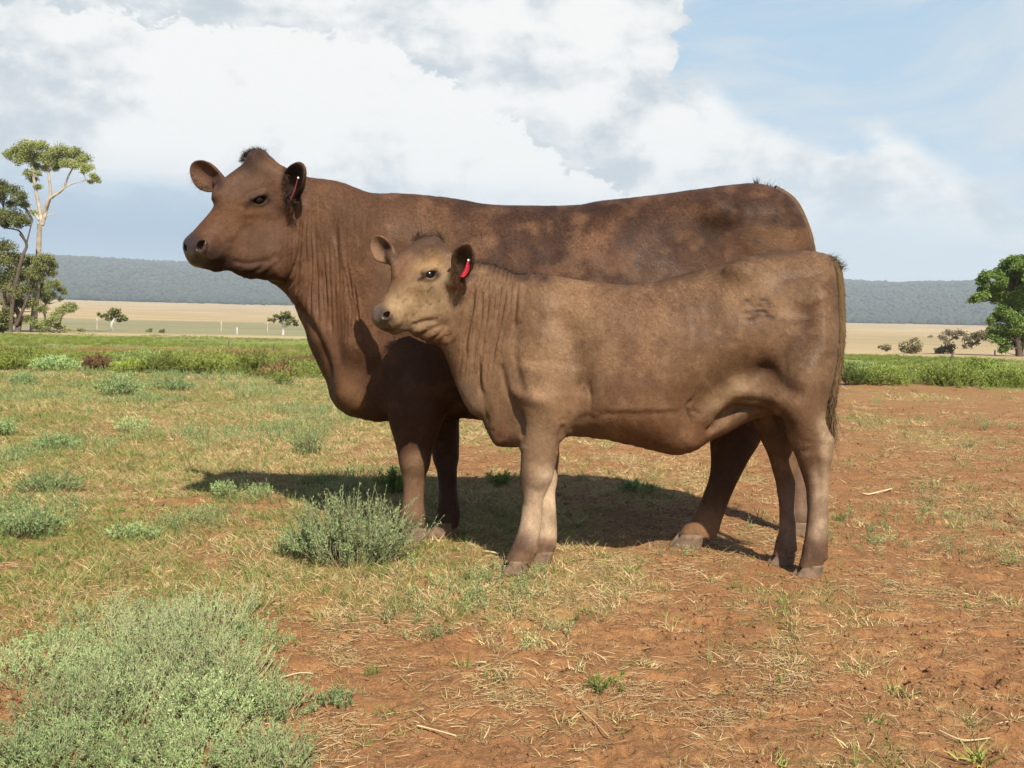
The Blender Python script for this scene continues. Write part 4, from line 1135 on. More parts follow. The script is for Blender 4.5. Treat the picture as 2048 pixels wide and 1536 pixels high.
        C += (np.array((.115, .062, .037)) - C) * m
        n = fbm(p.x / 26 + 5, p.y / 30, 4, 51); m = sstep(n, .52, .70)[:, None] * .35
        C += (np.array((.32, .195, .11)) - C) * m
        f = fbm(p.x / 3.0, p.y / 3.0, 3, 87)[:, None]
        C *= (.84 + .32 * f) * .66 * np.array((1.0, .985, .98))
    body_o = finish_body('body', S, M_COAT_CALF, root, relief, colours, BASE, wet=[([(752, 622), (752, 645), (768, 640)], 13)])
    for cx, cy_, Y, hd, s_ in ((1028, 1149, 3.235, math.pi + .3, 1.0), (1079, 1129, 3.38, math.pi + .1, 1.0), (1616, 1156, 3.27, math.pi + .1, 1.05), (1562, 1133, 3.43, math.pi, 1.0)):
        c = P(cx, cy_, Y); c[2] = 0
        hoof('hoof', c - [0, 0, .004], hd, .070 * s_, .084 * s_, .046, root)
    for c_, r_, n_ in eyes: sphere_obj('eyeball', c_, r_, M_EYE, root)
    return root, body_o, (u, v, w, L, pt)
calf, calf_body, calf_hd = build_calf()
# ---------------------------------------------------------------- hair, tails, tags
def hair_material(name, rough=0.40):
    m = MatB(name)
    m.set(color=m.attr('coat'), rough=0.42, spec=0.15)
    return m.m
M_FUR = hair_material('short_fur')

def coat_hairs(body, root, N, length, width, seed, headfr, head_px):
    me = body.data; rg = np.random.default_rng(seed)
    V = np.empty(len(me.vertices) * 3, np.float32); me.vertices.foreach_get('co', V); V = V.reshape(-1, 3).astype(float)
    nq = len(me.polygons); Q = np.empty(nq * 4, np.int32); me.loops.foreach_get('vertex_index', Q); Q = Q.reshape(-1, 4)
    C = np.empty(len(V) * 4, np.float32); me.color_attributes['coat'].data.foreach_get('color', C); C = C.reshape(-1, 4)[:, :3].astype(float)
    NN = vert_normals(V, Q)
    a = np.linalg.norm(np.cross(V[Q[:, 2]] - V[Q[:, 0]], V[Q[:, 3]] - V[Q[:, 1]]), axis=1)
    view = np.array([0, 0, CAM_Z]) - V[Q[:, 0]]; view /= np.linalg.norm(view, axis=1, keepdims=True)
    facing = (NN[Q[:, 0]] * view).sum(1)
    a = a * np.where(facing > -0.15, 1.0, 0.10)
    wt = np.empty(len(V), np.float32); me.attributes['wet'].data.foreach_get('value', wt)
    a = a * (wt[Q[:, 0]] < .35)
    f = rg.choice(nq, N, p=a / a.sum())
    r1, r2 = rg.random(N)[:, None], rg.random(N)[:, None]
    bil = lambda A: (A[Q[f, 0]] * (1 - r1) + A[Q[f, 1]] * r1) * (1 - r2) + (A[Q[f, 3]] * (1 - r1) + A[Q[f, 2]] * r1) * r2
    p = bil(V); n = bil(NN); n /= np.linalg.norm(n, axis=1, keepdims=True); c = bil(C)
    x, y = proj(p)
    flow = np.tile(np.array([.72, 0, -.70]), (N, 1))
    leg = sstep(p[:, 2], .72, .55)[:, None]
    flow = flow * (1 - leg) + np.array([.08, 0, -1.0]) * leg
    u = headfr[0]; hd = (sstep(x, head_px[1], head_px[0]) * sstep(y, head_px[3], head_px[2]))[:, None]
    flow = flow * (1 - hd) + (-u + np.array([0, 0, -.25])) * hd
    sw = fbm(x / 40, y / 40, 3, seed) - .5
    flow[:, 0] += sw * 1.1; flow[:, 2] += (fbm(x / 37 + 5, y / 41, 3, seed + 1) - .5) * .8
    flow += rg.normal(0, .16, flow.shape)
    t = flow - n * (flow * n).sum(1, keepdims=True); t /= np.maximum(np.linalg.norm(t, axis=1, keepdims=True), 1e-6)
    lift = rg.uniform(.16, .42, (N, 1))
    d = t * np.sqrt(1 - lift ** 2) + n * lift
    side = np.cross(d, n); side /= np.maximum(np.linalg.norm(side, axis=1, keepdims=True), 1e-6)
    ln = length * rg.uniform(.6, 1.35, (N, 1)) * (1 - .45 * hd) * (1 - .3 * leg)
    w = width * rg.uniform(.7, 1.2, (N, 1))
    o = p - n * .0008
    mid = o + d * ln * .55; tip = o + d * ln - n * lift * ln * .35
    VV = np.stack([o - side * w, o + side * w, mid + side * w * .8, mid - side * w * .8, tip], 1).reshape(-1, 3)
    b = np.arange(N)[:, None] * 5
    F4 = b + np.array([[0, 1, 2, 3]]); F3 = b + np.array([[3, 2, 4]])
    cc = c * np.clip(rg.normal(1.0, .11, (N, 1)), .5, 1.7)
    o_ = mesh_obj('coat_hair', VV, [F4, F3], M_FUR, root)
    color_attr(o_.data, 'coat', np.repeat(cc, 5, axis=0))
    o_['kind'] = 'stuff'
    return o_

def tuft(name, root, pts, n, length, width, col, dirv, spread=.35, jitter=.008, seed=1, droop=.2, segs=3):
    rg = np.random.default_rng(seed)
    pts = np.asarray(pts, float); k = rg.random(n) * (len(pts) - 1); i = np.floor(k).astype(int); f = (k - i)[:, None]
    p = pts[i] * (1 - f) + pts[np.minimum(i + 1, len(pts) - 1)] * f + rg.normal(0, jitter, (n, 3))
    d = np.asarray(dirv, float) + rg.normal(0, spread, (n, 3)); d /= np.linalg.norm(d, axis=1, keepdims=True)
    V, F = hair_arrays(p, d, length * rg.uniform(.5, 1.3, n), width, rg, segs, droop)
    o = mesh_obj(name, V, F, M_FUR, root)
    c = np.array(col) * np.clip(rg.normal(1, .25, (n, 1)), .4, 1.8)
    color_attr(o.data, 'coat', np.repeat(c, (segs + 1) * 2, axis=0))
    return o

def tail(root, pts, rad, col, switch, seed):
    V, F = tube_arrays(catmull(pts, 6, False), np.interp(np.linspace(0, 1, (len(pts) - 1) * 6 + 1), np.linspace(0, 1, len(rad)), rad), 14)
    t = mesh_obj('tail', V, F, M_COAT_COW, root)
    color_attr(t.data, 'coat', np.tile(np.array(col, float), (len(V), 1)))
    rg = np.random.default_rng(seed)
    N = 5200
    P_ = catmull(pts, 6, False); s_ = rg.random(N) ** .8; k = s_ * (len(P_) - 1.001); i = k.astype(int); f = (k - i)[:, None]
    p = P_[i] * (1 - f) + P_[i + 1] * f
    tg = P_[i + 1] - P_[i]; tg /= np.linalg.norm(tg, axis=1, keepdims=True)
    r = np.interp(s_, np.linspace(0, 1, len(rad)), rad)[:, None]
    an = rg.random(N)[:, None] * 2 * math.pi
    off = np.cos(an) * np.array([1, 0, 0]) + np.sin(an) * np.array([0, 1, 0])
    d = tg + off * .16 + rg.normal(0, .1, (N, 3)); d /= np.linalg.norm(d, axis=1, keepdims=True)
    V, F = hair_arrays(p + off * r * .9, d, rg.uniform(.005, .012, N) * (1 + 2.2 * s_ ** 3), .0009, rg, 2, .1)
    h = mesh_obj('tail_hair', V, F, M_FUR, t); h.matrix_parent_inverse = Matrix()
    c = np.array(col) * np.clip(rg.normal(1.05, .25, (N, 1)), .4, 1.8) * (1 - .15 * s_[:, None])
    color_attr(h.data, 'coat', np.repeat(c, 6, axis=0)); h['kind'] = 'stuff'
    if switch:
        N = 420
        p = P_[-1] + rg.normal(0, .010, (N, 3)); d = np.array([.02, 0, -1.0]) + rg.normal(0, .10, (N, 3)); d /= np.linalg.norm(d, axis=1, keepdims=True)
        V, F = hair_arrays(p, d, rg.uniform(.06, switch, N), .0010, rg, 4, .0)
        h = mesh_obj('tail_switch', V, F, M_FUR, t); h.matrix_parent_inverse = Matrix()
        c = np.array(col) * np.clip(rg.normal(1.3, .4, (N, 1)), .5, 2.4)
        color_attr(h.data, 'coat', np.repeat(c, 10, axis=0))
    return t

M_TAG_DARK = simple_mat('shaded_red_tag', (.22, .035, .035), .5, .3, 80)  # darker copy of the tag red, with its shade put into the colour
def ear_tag(root, top_px, bot_px, Y, wd, bulge, seed=0):
    """thin plastic flag hanging in the ear, curved, with a white button"""
    a = P(*top_px, Y); b = P(*bot_px, Y - .004)
    ax = b - a; L = np.linalg.norm(ax); ax /= L
    sd = np.array([.75, -.6, -.1]); sd -= ax * (sd @ ax); sd /= np.linalg.norm(sd); nn = np.cross(ax, sd)
    n = 10; V = []
    for layer in (0, 1):
        for i in range(n + 1):
            t = i / n
            wv = wd * np.interp(t, [0, .12, .35, .8, 1.0], [.35, .5, .95, 1.0, .7])
            c = a + ax * L * t + sd * bulge * math.sin(t * math.pi) + nn * (.0012 * layer)
            for s_ in (-1, 0, 1):
                V.append(c + sd * wv * s_ * .5 + nn * (.0025 * (1 - abs(s_))))
    V = np.array(V); F = []; m = (n + 1) * 3
    for i in range(n):
        for j in range(2):
            q = [i * 3 + j, i * 3 + j + 1, (i + 1) * 3 + j + 1, (i + 1) * 3 + j]
            F.append(q); F.append([m + k for k in q[::-1]])
        for j in (0, 2):
            F.append([i * 3 + j, (i + 1) * 3 + j, m + (i + 1) * 3 + j, m + i * 3 + j])
    t = mesh_obj('ear_tag', V, np.array(F), M_TAG_DARK if wd < .01 else M_TAG_RED, root, smooth=True)
    s = sphere_obj('tag_button', a + nn * .0 - ax * .004 + np.array([0, -.003, 0]), (.0036, .0028, .0042), M_TAG_WHITE, None, None, 12, 8)
    s.parent = t; s.matrix_parent_inverse = Matrix()
    return t

coat_hairs(cow_body, cow, 230000, .0105, .00062, 1, cow_hd, (540, 640, 500, 620))
coat_hairs(calf_body, calf, 230000, .0085, .00056, 2, calf_hd, (880, 940, 640, 720))
DKH = (.03, .019, .014)
S2 = lambda pts, Y: [P(a, b, Y) for a, b in pts]
tuft('poll_hair', cow, S2([(484, 325), (490, 313), (497, 306), (512, 303), (526, 304), (532, 316)], 3.80), 1500, .014, .0008, DKH, (-.25, -.2, .75), .45, .006, 3)
tuft('poll_hair', calf, S2([(828, 484), (838, 476), (858, 474), (880, 476), (884, 486)], 3.27), 800, .022, .0008, (.075, .045, .03), (-.1, -.2, .7), .5, .007, 4)
tuft('tail_head_hair', cow, S2([(1509, 371), (1514, 370)], 3.87), 60, .030, .0011, DKH, (.05, 0, 1), .18, .004, 5)
tuft('tail_head_hair', cow, S2([(1522, 373), (1545, 379), (1562, 388)], 3.87), 240, .020, .0010, DKH, (.3, 0, .9), .35, .006, 6)
tuft('tail_head_hair', calf, S2([(1655, 518), (1668, 523), (1684, 540)], 3.30), 420, .018, .0009, (.06, .045, .025), (.5, 0, .8), .35, .006, 7)
tuft('neck_hair', calf, S2([(962, 530), (989, 534), (1012, 543), (1036, 552), (1090, 552)], 3.31), 1600, .013, .0007, (.055, .034, .024), (.6, -.1, .35), .3, .008, 8)
tuft('ear_hair', cow, S2([(572, 345), (574, 375), (580, 400), (594, 404)], 3.655), 420, .022, .0008, (.045, .027, .018), (.1, -.7, -.3), .5, .006, 9)
tuft('ear_hair', calf, S2([(910, 520), (912, 545), (922, 560), (936, 555)], 3.155), 420, .018, .0007, (.06, .034, .02), (.1, -.7, -.3), .5, .005, 10)
tuft('ear_hair', cow, S2([(383, 345), (400, 372), (425, 372)], 3.87), 300, .016, .0007, (.10, .06, .04), (-.2, -.6, -.1), .5, .007, 11)
tail(cow, [P(1545, 384, 3.88), P(1582, 405, 3.88), P(1606, 446, 3.88), P(1620, 492, 3.89), P(1630, 560, 3.92), P(1634, 660, 3.95), P(1634, 740, 3.95)], [.030, .024, .021, .019, .018, .017, .013], (.105, .062, .030), 0.22, 21)
tail(calf, [P(1640, 516, 3.31), P(1666, 528, 3.31), P(1677, 560, 3.31), P(1681, 610, 3.31), P(1681, 670, 3.31), P(1675, 735, 3.31), P(1665, 795, 3.31), P(1661, 838, 3.31)], [.020, .020, .0175, .0165, .0165, .016, .014, .008], (.105, .066, .032), 0.085, 22)
ear_tag(cow, (596, 358), (582, 398), 3.625, .006, .003)
ear_tag(calf, (936, 523), (924, 554), 3.135, .022, .008)
# ------------------------------------------------------------------ plants and litter
def leaf_mat(name, col, var=.25, rough=.6, trans=.25, scale=3.0):
    m = MatB(name)
    oi = m.node('ShaderNodeObjectInfo')
    n = m.noise(scale, 3, .6)
    a = tuple(c * (1 - var) for c in col); b = tuple(c * (1 + var) for c in col)
    c = m.mix(m.range(n, .3, .7), a, b)
    r = m.range(oi.outputs['Random'], 0, 1, .52, 1.10)
    vm = m.node('ShaderNodeVectorMath', operation='SCALE'); m.l.new(c, vm.inputs[0]); m.l.new(r, vm.inputs['Scale'])
    m.set(color=vm.outputs[0], rough=rough, spec=.2)
    if trans:
        tr = m.node('ShaderNodeBsdfTranslucent'); m.l.new(vm.outputs[0], tr.inputs[0])
        mx = m.node('ShaderNodeMixShader'); mx.inputs[0].default_value = trans
        m.l.new(m.b.outputs[0], mx.inputs[1]); m.l.new(tr.outputs[0], mx.inputs[2])
        m.l.new(mx.outputs[0], m.n['Material Output'].inputs[0])
    return m.m
M_STRAW = leaf_mat('straw', (0.488, 0.346, 0.166), .3, .7, .1, 12)
M_STRAW_PALE = leaf_mat('bleached_straw', (0.644, 0.499, 0.294), .2, .7, .1, 12)
M_GRASS = leaf_mat('grass_green', (0.195, 0.269, 0.064), .35, .55, .3, 12)
M_GRASS_Y = leaf_mat('grass_yellowing', (0.410, 0.355, 0.129), .3, .6, .25, 12)
M_SALT = leaf_mat('saltbush_leaf', (0.336, 0.456, 0.183), .22, .7, .15, 14)
M_SALT_D = leaf_mat('saltbush_leaf_dull', (0.273, 0.379, 0.152), .22, .7, .15, 14)
M_STEM_PALE = leaf_mat('pale_stem', (.33, .31, .18), .25, .8, 0, 10)
M_STEM = leaf_mat('woody_stem', (0.176, 0.120, 0.072), .3, .8, 0, 10)
M_CLOD = simple_mat('soil_clod', (.27, .130, .055), .95, .3, 120, .6, .003)
M_CLOD_D = simple_mat('dark_soil', (.18, .085, .045), .95, .3, 120, .6, .003)
M_WEED = leaf_mat('bright_weed', (0.288, 0.358, 0.082), .3, .6, .3, 2)
M_WEED_Y = leaf_mat('yellow_green_weed', (0.319, 0.379, 0.082), .3, .6, .3, 2)
M_BROWN = leaf_mat('dead_weed', (0.224, 0.132, 0.064), .3, .8, .1, 2)
M_EUC = leaf_mat('eucalypt_leaf', (0.256, 0.284, 0.097), .35, .5, .2, .6)
M_EUC2 = leaf_mat('olive_leaf', (0.203, 0.214, 0.075), .35, .5, .2, .6)
M_BRIGHT = leaf_mat('fresh_tree_leaf', (0.140, 0.208, 0.048), .35, .5, .25, .6)
M_GREYLEAF = leaf_mat('grey_dry_leaf', (0.259, 0.232, 0.130), .3, .7, .1, .6)
M_BARK = simple_mat('pale_bark', (0.400, 0.336, 0.264), .85, .35, 3, .4, .02)
M_BARK_D = simple_mat('dark_bark', (0.104, 0.076, 0.056), .9, .35, 3, .5, .02)
M_FOREST = leaf_mat('far_forest', (0.035, 0.048, 0.032), .3, .8, 0, .02)
M_POST = simple_mat('weathered_post', (.09, .07, .055), .9, .3, 20, .4)
M_WHITEPOST = simple_mat('white_post', (.45, .43, .39), .8, .1, 20)

def ribbons(p, d, ln, w, rg, segs=2, curl=.3, flat=False):
    """blades: tapered folded strips"""
    V, F = hair_arrays(p, d, ln, w, rg, segs, curl)
    return V, F
def merge(parts):
    V = []; F = []; M = []; b = 0
    for v, f, m in parts:
        V.append(v); F.append(np.asarray(f) + b); M.append(np.full(len(f), m)); b += len(v)
    return np.concatenate(V), F, np.concatenate(M)
def multi_obj(name, parts, mats, parent=None, link=True, smooth=False):
    parts = [q for q in parts if len(q[1])]
    quads = [q for q in parts if np.asarray(q[1]).shape[1] == 4]; tris = [q for q in parts if np.asarray(q[1]).shape[1] == 3]
    V, F, M = merge(quads + tris)
    o = mesh_obj(name, V, F, None, parent, smooth, link)
    for m in mats: o.data.materials.append(m)
    o.data.polygons.foreach_set('material_index', M.astype(np.int32))
    return o
def rdir(n, rg, up=0.0, lo=None):
    d = rg.normal(size=(n, 3)); d[:, 2] = np.abs(d[:, 2]) if lo is None else d[:, 2]
    d /= np.linalg.norm(d, axis=1, keepdims=True); d[:, 2] += up
    return d / np.linalg.norm(d, axis=1, keepdims=True)

PROTO = {}
def proto_coll(name, objs):
    c = bpy.data.collections.new(name)
    for o in objs: c.objects.link(o)
    PROTO[name] = c
    return c
_tree = {}
def scatter(name, coll, pos, rot, scl, idx, tilt=None):
    """one object of many copies of small plants or crumbs"""
    V = np.asarray(pos, np.float32)
    me = bpy.data.meshes.new(name); me.vertices.add(len(V)); me.vertices.foreach_set('co', V.ravel()); me.update()
    o = bpy.data.objects.new(name, me); COL.objects.link(o)
    R = np.zeros((len(V), 3), np.float32); R[:, 2] = rot
    if tilt is not None: R[:, :2] = tilt
    a = me.attributes.new('rotv', 'FLOAT_VECTOR', 'POINT'); a.data.foreach_set('vector', R.ravel())
    float_attr(me, 'scl', scl)
    a = me.attributes.new('idx', 'INT', 'POINT'); a.data.foreach_set('value', np.asarray(idx, np.int32))
    ng = bpy.data.node_groups.new(name, 'GeometryNodeTree')
    ng.interface.new_socket('Geometry', in_out='INPUT', socket_type='NodeSocketGeometry')
    ng.interface.new_socket('Geometry', in_out='OUTPUT', socket_type='NodeSocketGeometry')
    n, l = ng.nodes, ng.links
    gi_ = n.new('NodeGroupInput'); go = n.new('NodeGroupOutput')
    ci = n.new('GeometryNodeCollectionInfo'); ci.inputs[0].default_value = coll; ci.inputs[1].default_value = True; ci.inputs[2].default_value = True
    ip = n.new('GeometryNodeInstanceOnPoints')
    def na(nm, t):
        q = n.new('GeometryNodeInputNamedAttribute'); q.data_type = t; q.inputs[0].default_value = nm; return q.outputs[0]
    l.new(gi_.outputs[0], ip.inputs['Points']); l.new(ci.outputs[0], ip.inputs['Instance'])
    ip.inputs['Pick Instance'].default_value = True
    l.new(na('idx', 'INT'), ip.inputs['Instance Index'])
    er = n.new('FunctionNodeEulerToRotation'); l.new(na('rotv', 'FLOAT_VECTOR'), er.inputs[0]); l.new(er.outputs[0], ip.inputs['Rotation'])
    l.new(na('scl', 'FLOAT'), ip.inputs['Scale'])
    l.new(ip.outputs[0], go.inputs[0])
    md = o.modifiers.new('copies', 'NODES'); md.node_group = ng
    o['kind'] = 'stuff'
    return o

def trapezoid(n, y0, y1, rg, pw=1.0, side=.60, pad=.35):
    """random ground places between two distances, denser near"""
    u = rg.random(n)
    y = y0 * (y1 / y0) ** (u ** pw)
    x = (rg.random(n) * 2 - 1) * (y * side + pad)
    return x, y
rv = np.random.default_rng(99)
# ---- prototypes
def proto_grass(seed, mats, n, h, spread, lay_=0.0, w=.0013):
    rg = np.random.default_rng(seed)
    p = np.zeros((n, 3)); p[:, :2] = rg.normal(0, spread, (n, 2))
    d = np.stack([p[:, 0] / (spread * 2) + rg.normal(0, .35, n), p[:, 1] / (spread * 2) + rg.normal(0, .35, n), np.full(n, 1.0 - lay_)], 1); d /= np.linalg.norm(d, axis=1, keepdims=True)
    k = rg.random(n) < .5
    parts = []
    for m, sel in ((0, k), (1, ~k)):
        V, F = hair_arrays(p[sel], d[sel], h * rg.uniform(.5, 1.3, sel.sum()), w, rg, 3, .25)
        parts.append((V, F, m))
    return multi_obj('grass_blades', parts, mats, None, False)
def proto_straw(seed, mats, n, ln, spread, w=.0012, z=.004):
    rg = np.random.default_rng(seed)
    p = np.zeros((n, 3)); p[:, :2] = rg.normal(0, spread, (n, 2)); p[:, 2] = rg.uniform(0.001, z, n)
    an = rg.random(n) * 2 * math.pi
    d = np.stack([np.cos(an), np.sin(an), rg.normal(.03, .10, n)], 1); d /= np.linalg.norm(d, axis=1, keepdims=True)
    L_ = ln * rg.uniform(.3, 1.5, n)
    parts = []
    for i in range(n):
        t = np.linspace(0, 1, 4)[:, None]
        c = p[i] + d[i] * L_[i] * t + np.array([0, 0, 1]) * (t * (1 - t)) * L_[i] * rg.normal(.05, .08) + np.cross(d[i], [0, 0, 1]) * (t * t) * L_[i] * rg.normal(0, .18)
        V, F = tube_arrays(c, [w, w, w * .9, w * .5], 3)
        parts.append((V, F, 0 if rg.random() < .6 else 1))
    return multi_obj('straw_bits', parts, mats, None, False)
def proto_sprig(seed, mats, n, h, w_leaf, l_leaf, nl=14, spread=.03, lean=.35):
    """leafy sprig cluster: thin stems with stubby leaves all along"""
    rg = np.random.default_rng(seed); parts = []
    for i in range(n):
        b = np.array([rg.normal(0, spread), rg.normal(0, spread), 0]); d = np.array([rg.normal(0, lean), rg.normal(0, lean), 1.0]); d /= np.linalg.norm(d)
        L_ = h * rg.uniform(.55, 1.25); k = np.array([rg.normal(0, .15), rg.normal(0, .15), 0]) * L_
        t = np.linspace(0, 1, 5)[:, None]; c = b + d * L_ * t + k * t * t
        V, F = tube_arrays(c, np.array([.0011, .0010, .0009, .0007, .0004]) * (h / .12) ** .5, 3); parts.append((V, F, 1))
        tt = rg.uniform(.12, 1.0, nl)[:, None]; pp = b + d * L_ * tt + k * tt * tt
        dd = rdir(nl, rg, .55)
        V, F = leaf_quads(pp, dd, l_leaf * rg.uniform(.6, 1.25, nl), w_leaf, rg); parts.append((V, F, 0))
    return multi_obj('leafy_sprig', parts, mats, None, False)
def leaf_quads(p, d, ln, w, rg):
    """small pointed leaves: kite of two triangles folded a little"""
    n = len(p); ln = (np.asarray(ln) * np.ones(n))[:, None]
    s_ = np.cross(d, rg.normal(size=(n, 3))); s_ /= np.maximum(np.linalg.norm(s_, axis=1, keepdims=True), 1e-9)
    w = (np.asarray(w) * np.ones(n))[:, None]
    V = np.stack([p, p + d * ln * .5 + s_ * w, p + d * ln, p + d * ln * .5 - s_ * w], 1).reshape(-1, 3)
    F = np.arange(n)[:, None] * 4 + np.array([[0, 1, 2, 3]])
    return V, F
def proto_clod(seed, mat):
    rg = np.random.default_rng(seed)
    th = np.linspace(0, math.pi, 5); V = [(0, 0, 1.0)]
    nu = 7
    for t in th[1:-1]:
        for j in range(nu):
            a = 2 * math.pi * j / nu; r = rg.uniform(.75, 1.2)
            V.append((math.sin(t) * math.cos(a) * r * 1.1, math.sin(t) * math.sin(a) * r * .9, math.cos(t) * rg.uniform(.8, 1.1) * .7))
    V.append((0, 0, -.7)); V = np.array(V)
    F = [[0, 1 + j, 1 + (j + 1) % nu] for j in range(nu)]
    for i in range(2):
        for j in range(nu):
            a, b = 1 + i * nu + j, 1 + i * nu + (j + 1) % nu
            F += [[a, a + nu, b + nu], [a, b + nu, b]]
    q = len(V) - 1
    F += [[q, 1 + 2 * nu + (j + 1) % nu, 1 + 2 * nu + j] for j in range(nu)]
    return mesh_obj('clod', V, np.array(F), mat, None, False, False)

c_grass = proto_coll('protos_grass', [proto_grass(1, [M_GRASS, M_GRASS_Y], 16, .034, .014), proto_grass(2, [M_GRASS, M_GRASS_Y], 22, .028, .018, .3), proto_grass(3, [M_GRASS, M_GRASS], 12, .038, .010), proto_grass(4, [M_GRASS_Y, M_STRAW], 20, .032, .016, .3), proto_grass(5, [M_GRASS_Y, M_STRAW_PALE], 18, .040, .014, .2), proto_grass(6, [M_STRAW, M_STRAW_PALE], 22, .030, .02, .55)])
c_straw = proto_coll('protos_straw', [proto_straw(i, [M_STRAW, M_STRAW_PALE], 12, .032, .03, .0009) for i in range(10, 15)])
c_sprig = proto_coll('protos_sprig', [proto_sprig(20 + i, [M_SALT if i % 2 else M_SALT_D, M_STEM], 7, .07, .0018, .009, 18) for i in range(5)])
c_clod = proto_coll('protos_clod', [proto_clod(30 + i, M_CLOD if i < 4 else M_CLOD_D) for i in range(5)])
c_weed = proto_coll('protos_weed', [proto_sprig(40 + i, [(M_WEED, M_WEED_Y, M_WEED, M_SALT_D, M_BROWN)[i], M_STEM], 16, .24, .0065, .034, 26, .10, .45) for i in range(5)])

def on_ground(x, y, dz=0.0): return np.stack([x, y, ground_z(x, y) + dz], 1)
def keep_off(x, y):
    """feet and the spots where hooves stand"""
    k = np.ones(len(x), bool)
    for hx, hy, r in HOOVES: k &= (x - hx) ** 2 + (y - hy) ** 2 > r * r
    return k
HOOVES = []
for cx, cy_, Y in ((822, 1087, 3.67), (880, 1075, 3.78), (1372, 1099, 3.66), (1592, 1073, 3.95), (1028, 1149, 3.235), (1079, 1129, 3.38), (1616, 1156, 3.27), (1562, 1133, 3.43)):
    q = P(cx, cy_, Y); HOOVES.append((q[0], q[1], .055))
# ---- short grass and turf
x, y = trapezoid(150000, 1.65, 17, rv, .9)
b = bare(x, y); leftness = sstep(-x / (y * .5), -.2, .7)
green = .46 + .42 * leftness + 1.1 * (fbm(x / .8, y / .8, 3, 44) - .5)
acc = rv.random(len(x)) < (.035 + .42 * (1 - b)) * (.45 + .55 * leftness) * np.interp(y, [2, 3.2, 5], [.55, 1, 1])
acc &= keep_off(x, y)
x, y, green = x[acc], y[acc], green[acc]
r = rv.random(len(x))
idx = np.where(r < green * .8, rv.integers(0, 3, len(x)), rv.integers(3, 6, len(x)))
sc_ = rv.uniform(.55, 1.25, len(x)) * np.interp(y, [2, 4, 8, 17], [.85, 1.0, 1.35, 1.9])
scatter('short_grass', c_grass, on_ground(x, y, -.002), rv.random(len(x)) * 6.28, sc_, idx)
# ---- straw lying about
x, y = trapezoid(56000, 1.65, 12, rv, .8)
cl = fbm(x / .35 + 4, y / .3, 3, 55)
acc = rv.random(len(x)) < .06 + .36 * sstep(cl, .50, .72)
acc &= keep_off(x, y)
x, y = x[acc], y[acc]
scatter('dry_straw', c_straw, on_ground(x, y, .001), rv.random(len(x)) * 6.28, rv.uniform(.4, 1.25, len(x)) * np.interp(y, [2, 6, 12], [.8, 1.0, 1.3]), rv.integers(0, 5, len(x)), rv.normal(0, .06, (len(x), 2)))
# ---- crumbs of earth
x, y = trapezoid(60000, 1.65, 11, rv, .75)
acc = rv.random(len(x)) < .10 + .75 * bare(x, y) * sstep(fbm(x / .25, y / .2, 3, 66), .36, .62)
x, y = x[acc], y[acc]
s_ = .0018 + .0058 * rv.random(len(x)) ** 4; s_ = s_ * np.interp(y, [2, 6, 11], [1, 1.25, 1.8])
idx = np.where(rv.random(len(x)) < .97, rv.integers(0, 4, len(x)), 4)
scatter('soil_crumbs', c_clod, on_ground(x, y, 0) + np.stack([0 * s_, 0 * s_, s_ * .25], 1), rv.random(len(x)) * 6.28, s_, idx, rv.normal(0, .4, (len(x), 2)))
# ---- low grey-green creeping saltbush
x, y = trapezoid(40000, 1.8, 17, rv, .95)
cl = fbm(x / .75 + 14, y / 1.0, 4, 77)
lf = sstep(-x / (y * .5), -.35, .55)
acc = (rv.random(len(x)) < sstep(cl, .53 - .05 * lf, .66) * (.06 + .50 * lf)) & keep_off(x, y)
x, y = x[acc], y[acc]
scatter('creeping_saltbush', c_sprig, on_ground(x, y, -.004), rv.random(len(x)) * 6.28, rv.uniform(.5, 1.1, len(x)) * np.interp(y, [2, 5, 17], [.75, .95, 1.9]), rv.integers(0, 5, len(x)))
# ---- weeds of the middle distance
x, y = trapezoid(30000, 13.5, 58, rv, .95, .62, 1.5)
a = np.arctan2(x, y); left = 1 - sstep(a, -.12, .12)
cl = fbm(x / 2.6 + 3, y / 3.4, 4, 88)
strip = np.where(left > .5, sstep(y, 14.0, 19.0), sstep(y + 3 * (cl - .5), 15.6, 18.6) * (1 - sstep(y, 40, 43)))
redrow = np.exp(-((np.hypot(x, y) - 30) / 3.0) ** 2) * sstep(a, -.10, -.24)
acc = rv.random(len(x)) < strip * (.25 + .75 * sstep(cl, .36, .55)) * (1 - .93 * redrow)
x, y, cl, left = x[acc], y[acc], cl[acc], left[acc]
z = fbm(x / 2.0 + 31, y / 3.0, 3, 91); r = rv.random(len(x))
idx = np.where(r < .5 * left + .12, 1, np.where(r < .80, 0, 2))
idx = np.where((z < .30) & (r < .55), 3, idx)
idx = np.where((z > .64) & (left > .5) & (y < 23) & (r < .85), 4, idx)
scatter('green_weeds', c_weed, on_ground(x, y, -.01), rv.random(len(x)) * 6.28, rv.uniform(.45, 1.05, len(x)) * np.where(left > .5, np.interp(y, [14, 18, 24, 58], [.6, .85, .42, .35]), np.interp(y, [16, 22, 30, 58], [.75, .75, .45, .35])) * (.6 + .9 * sstep(cl, .4, .65)), idx)
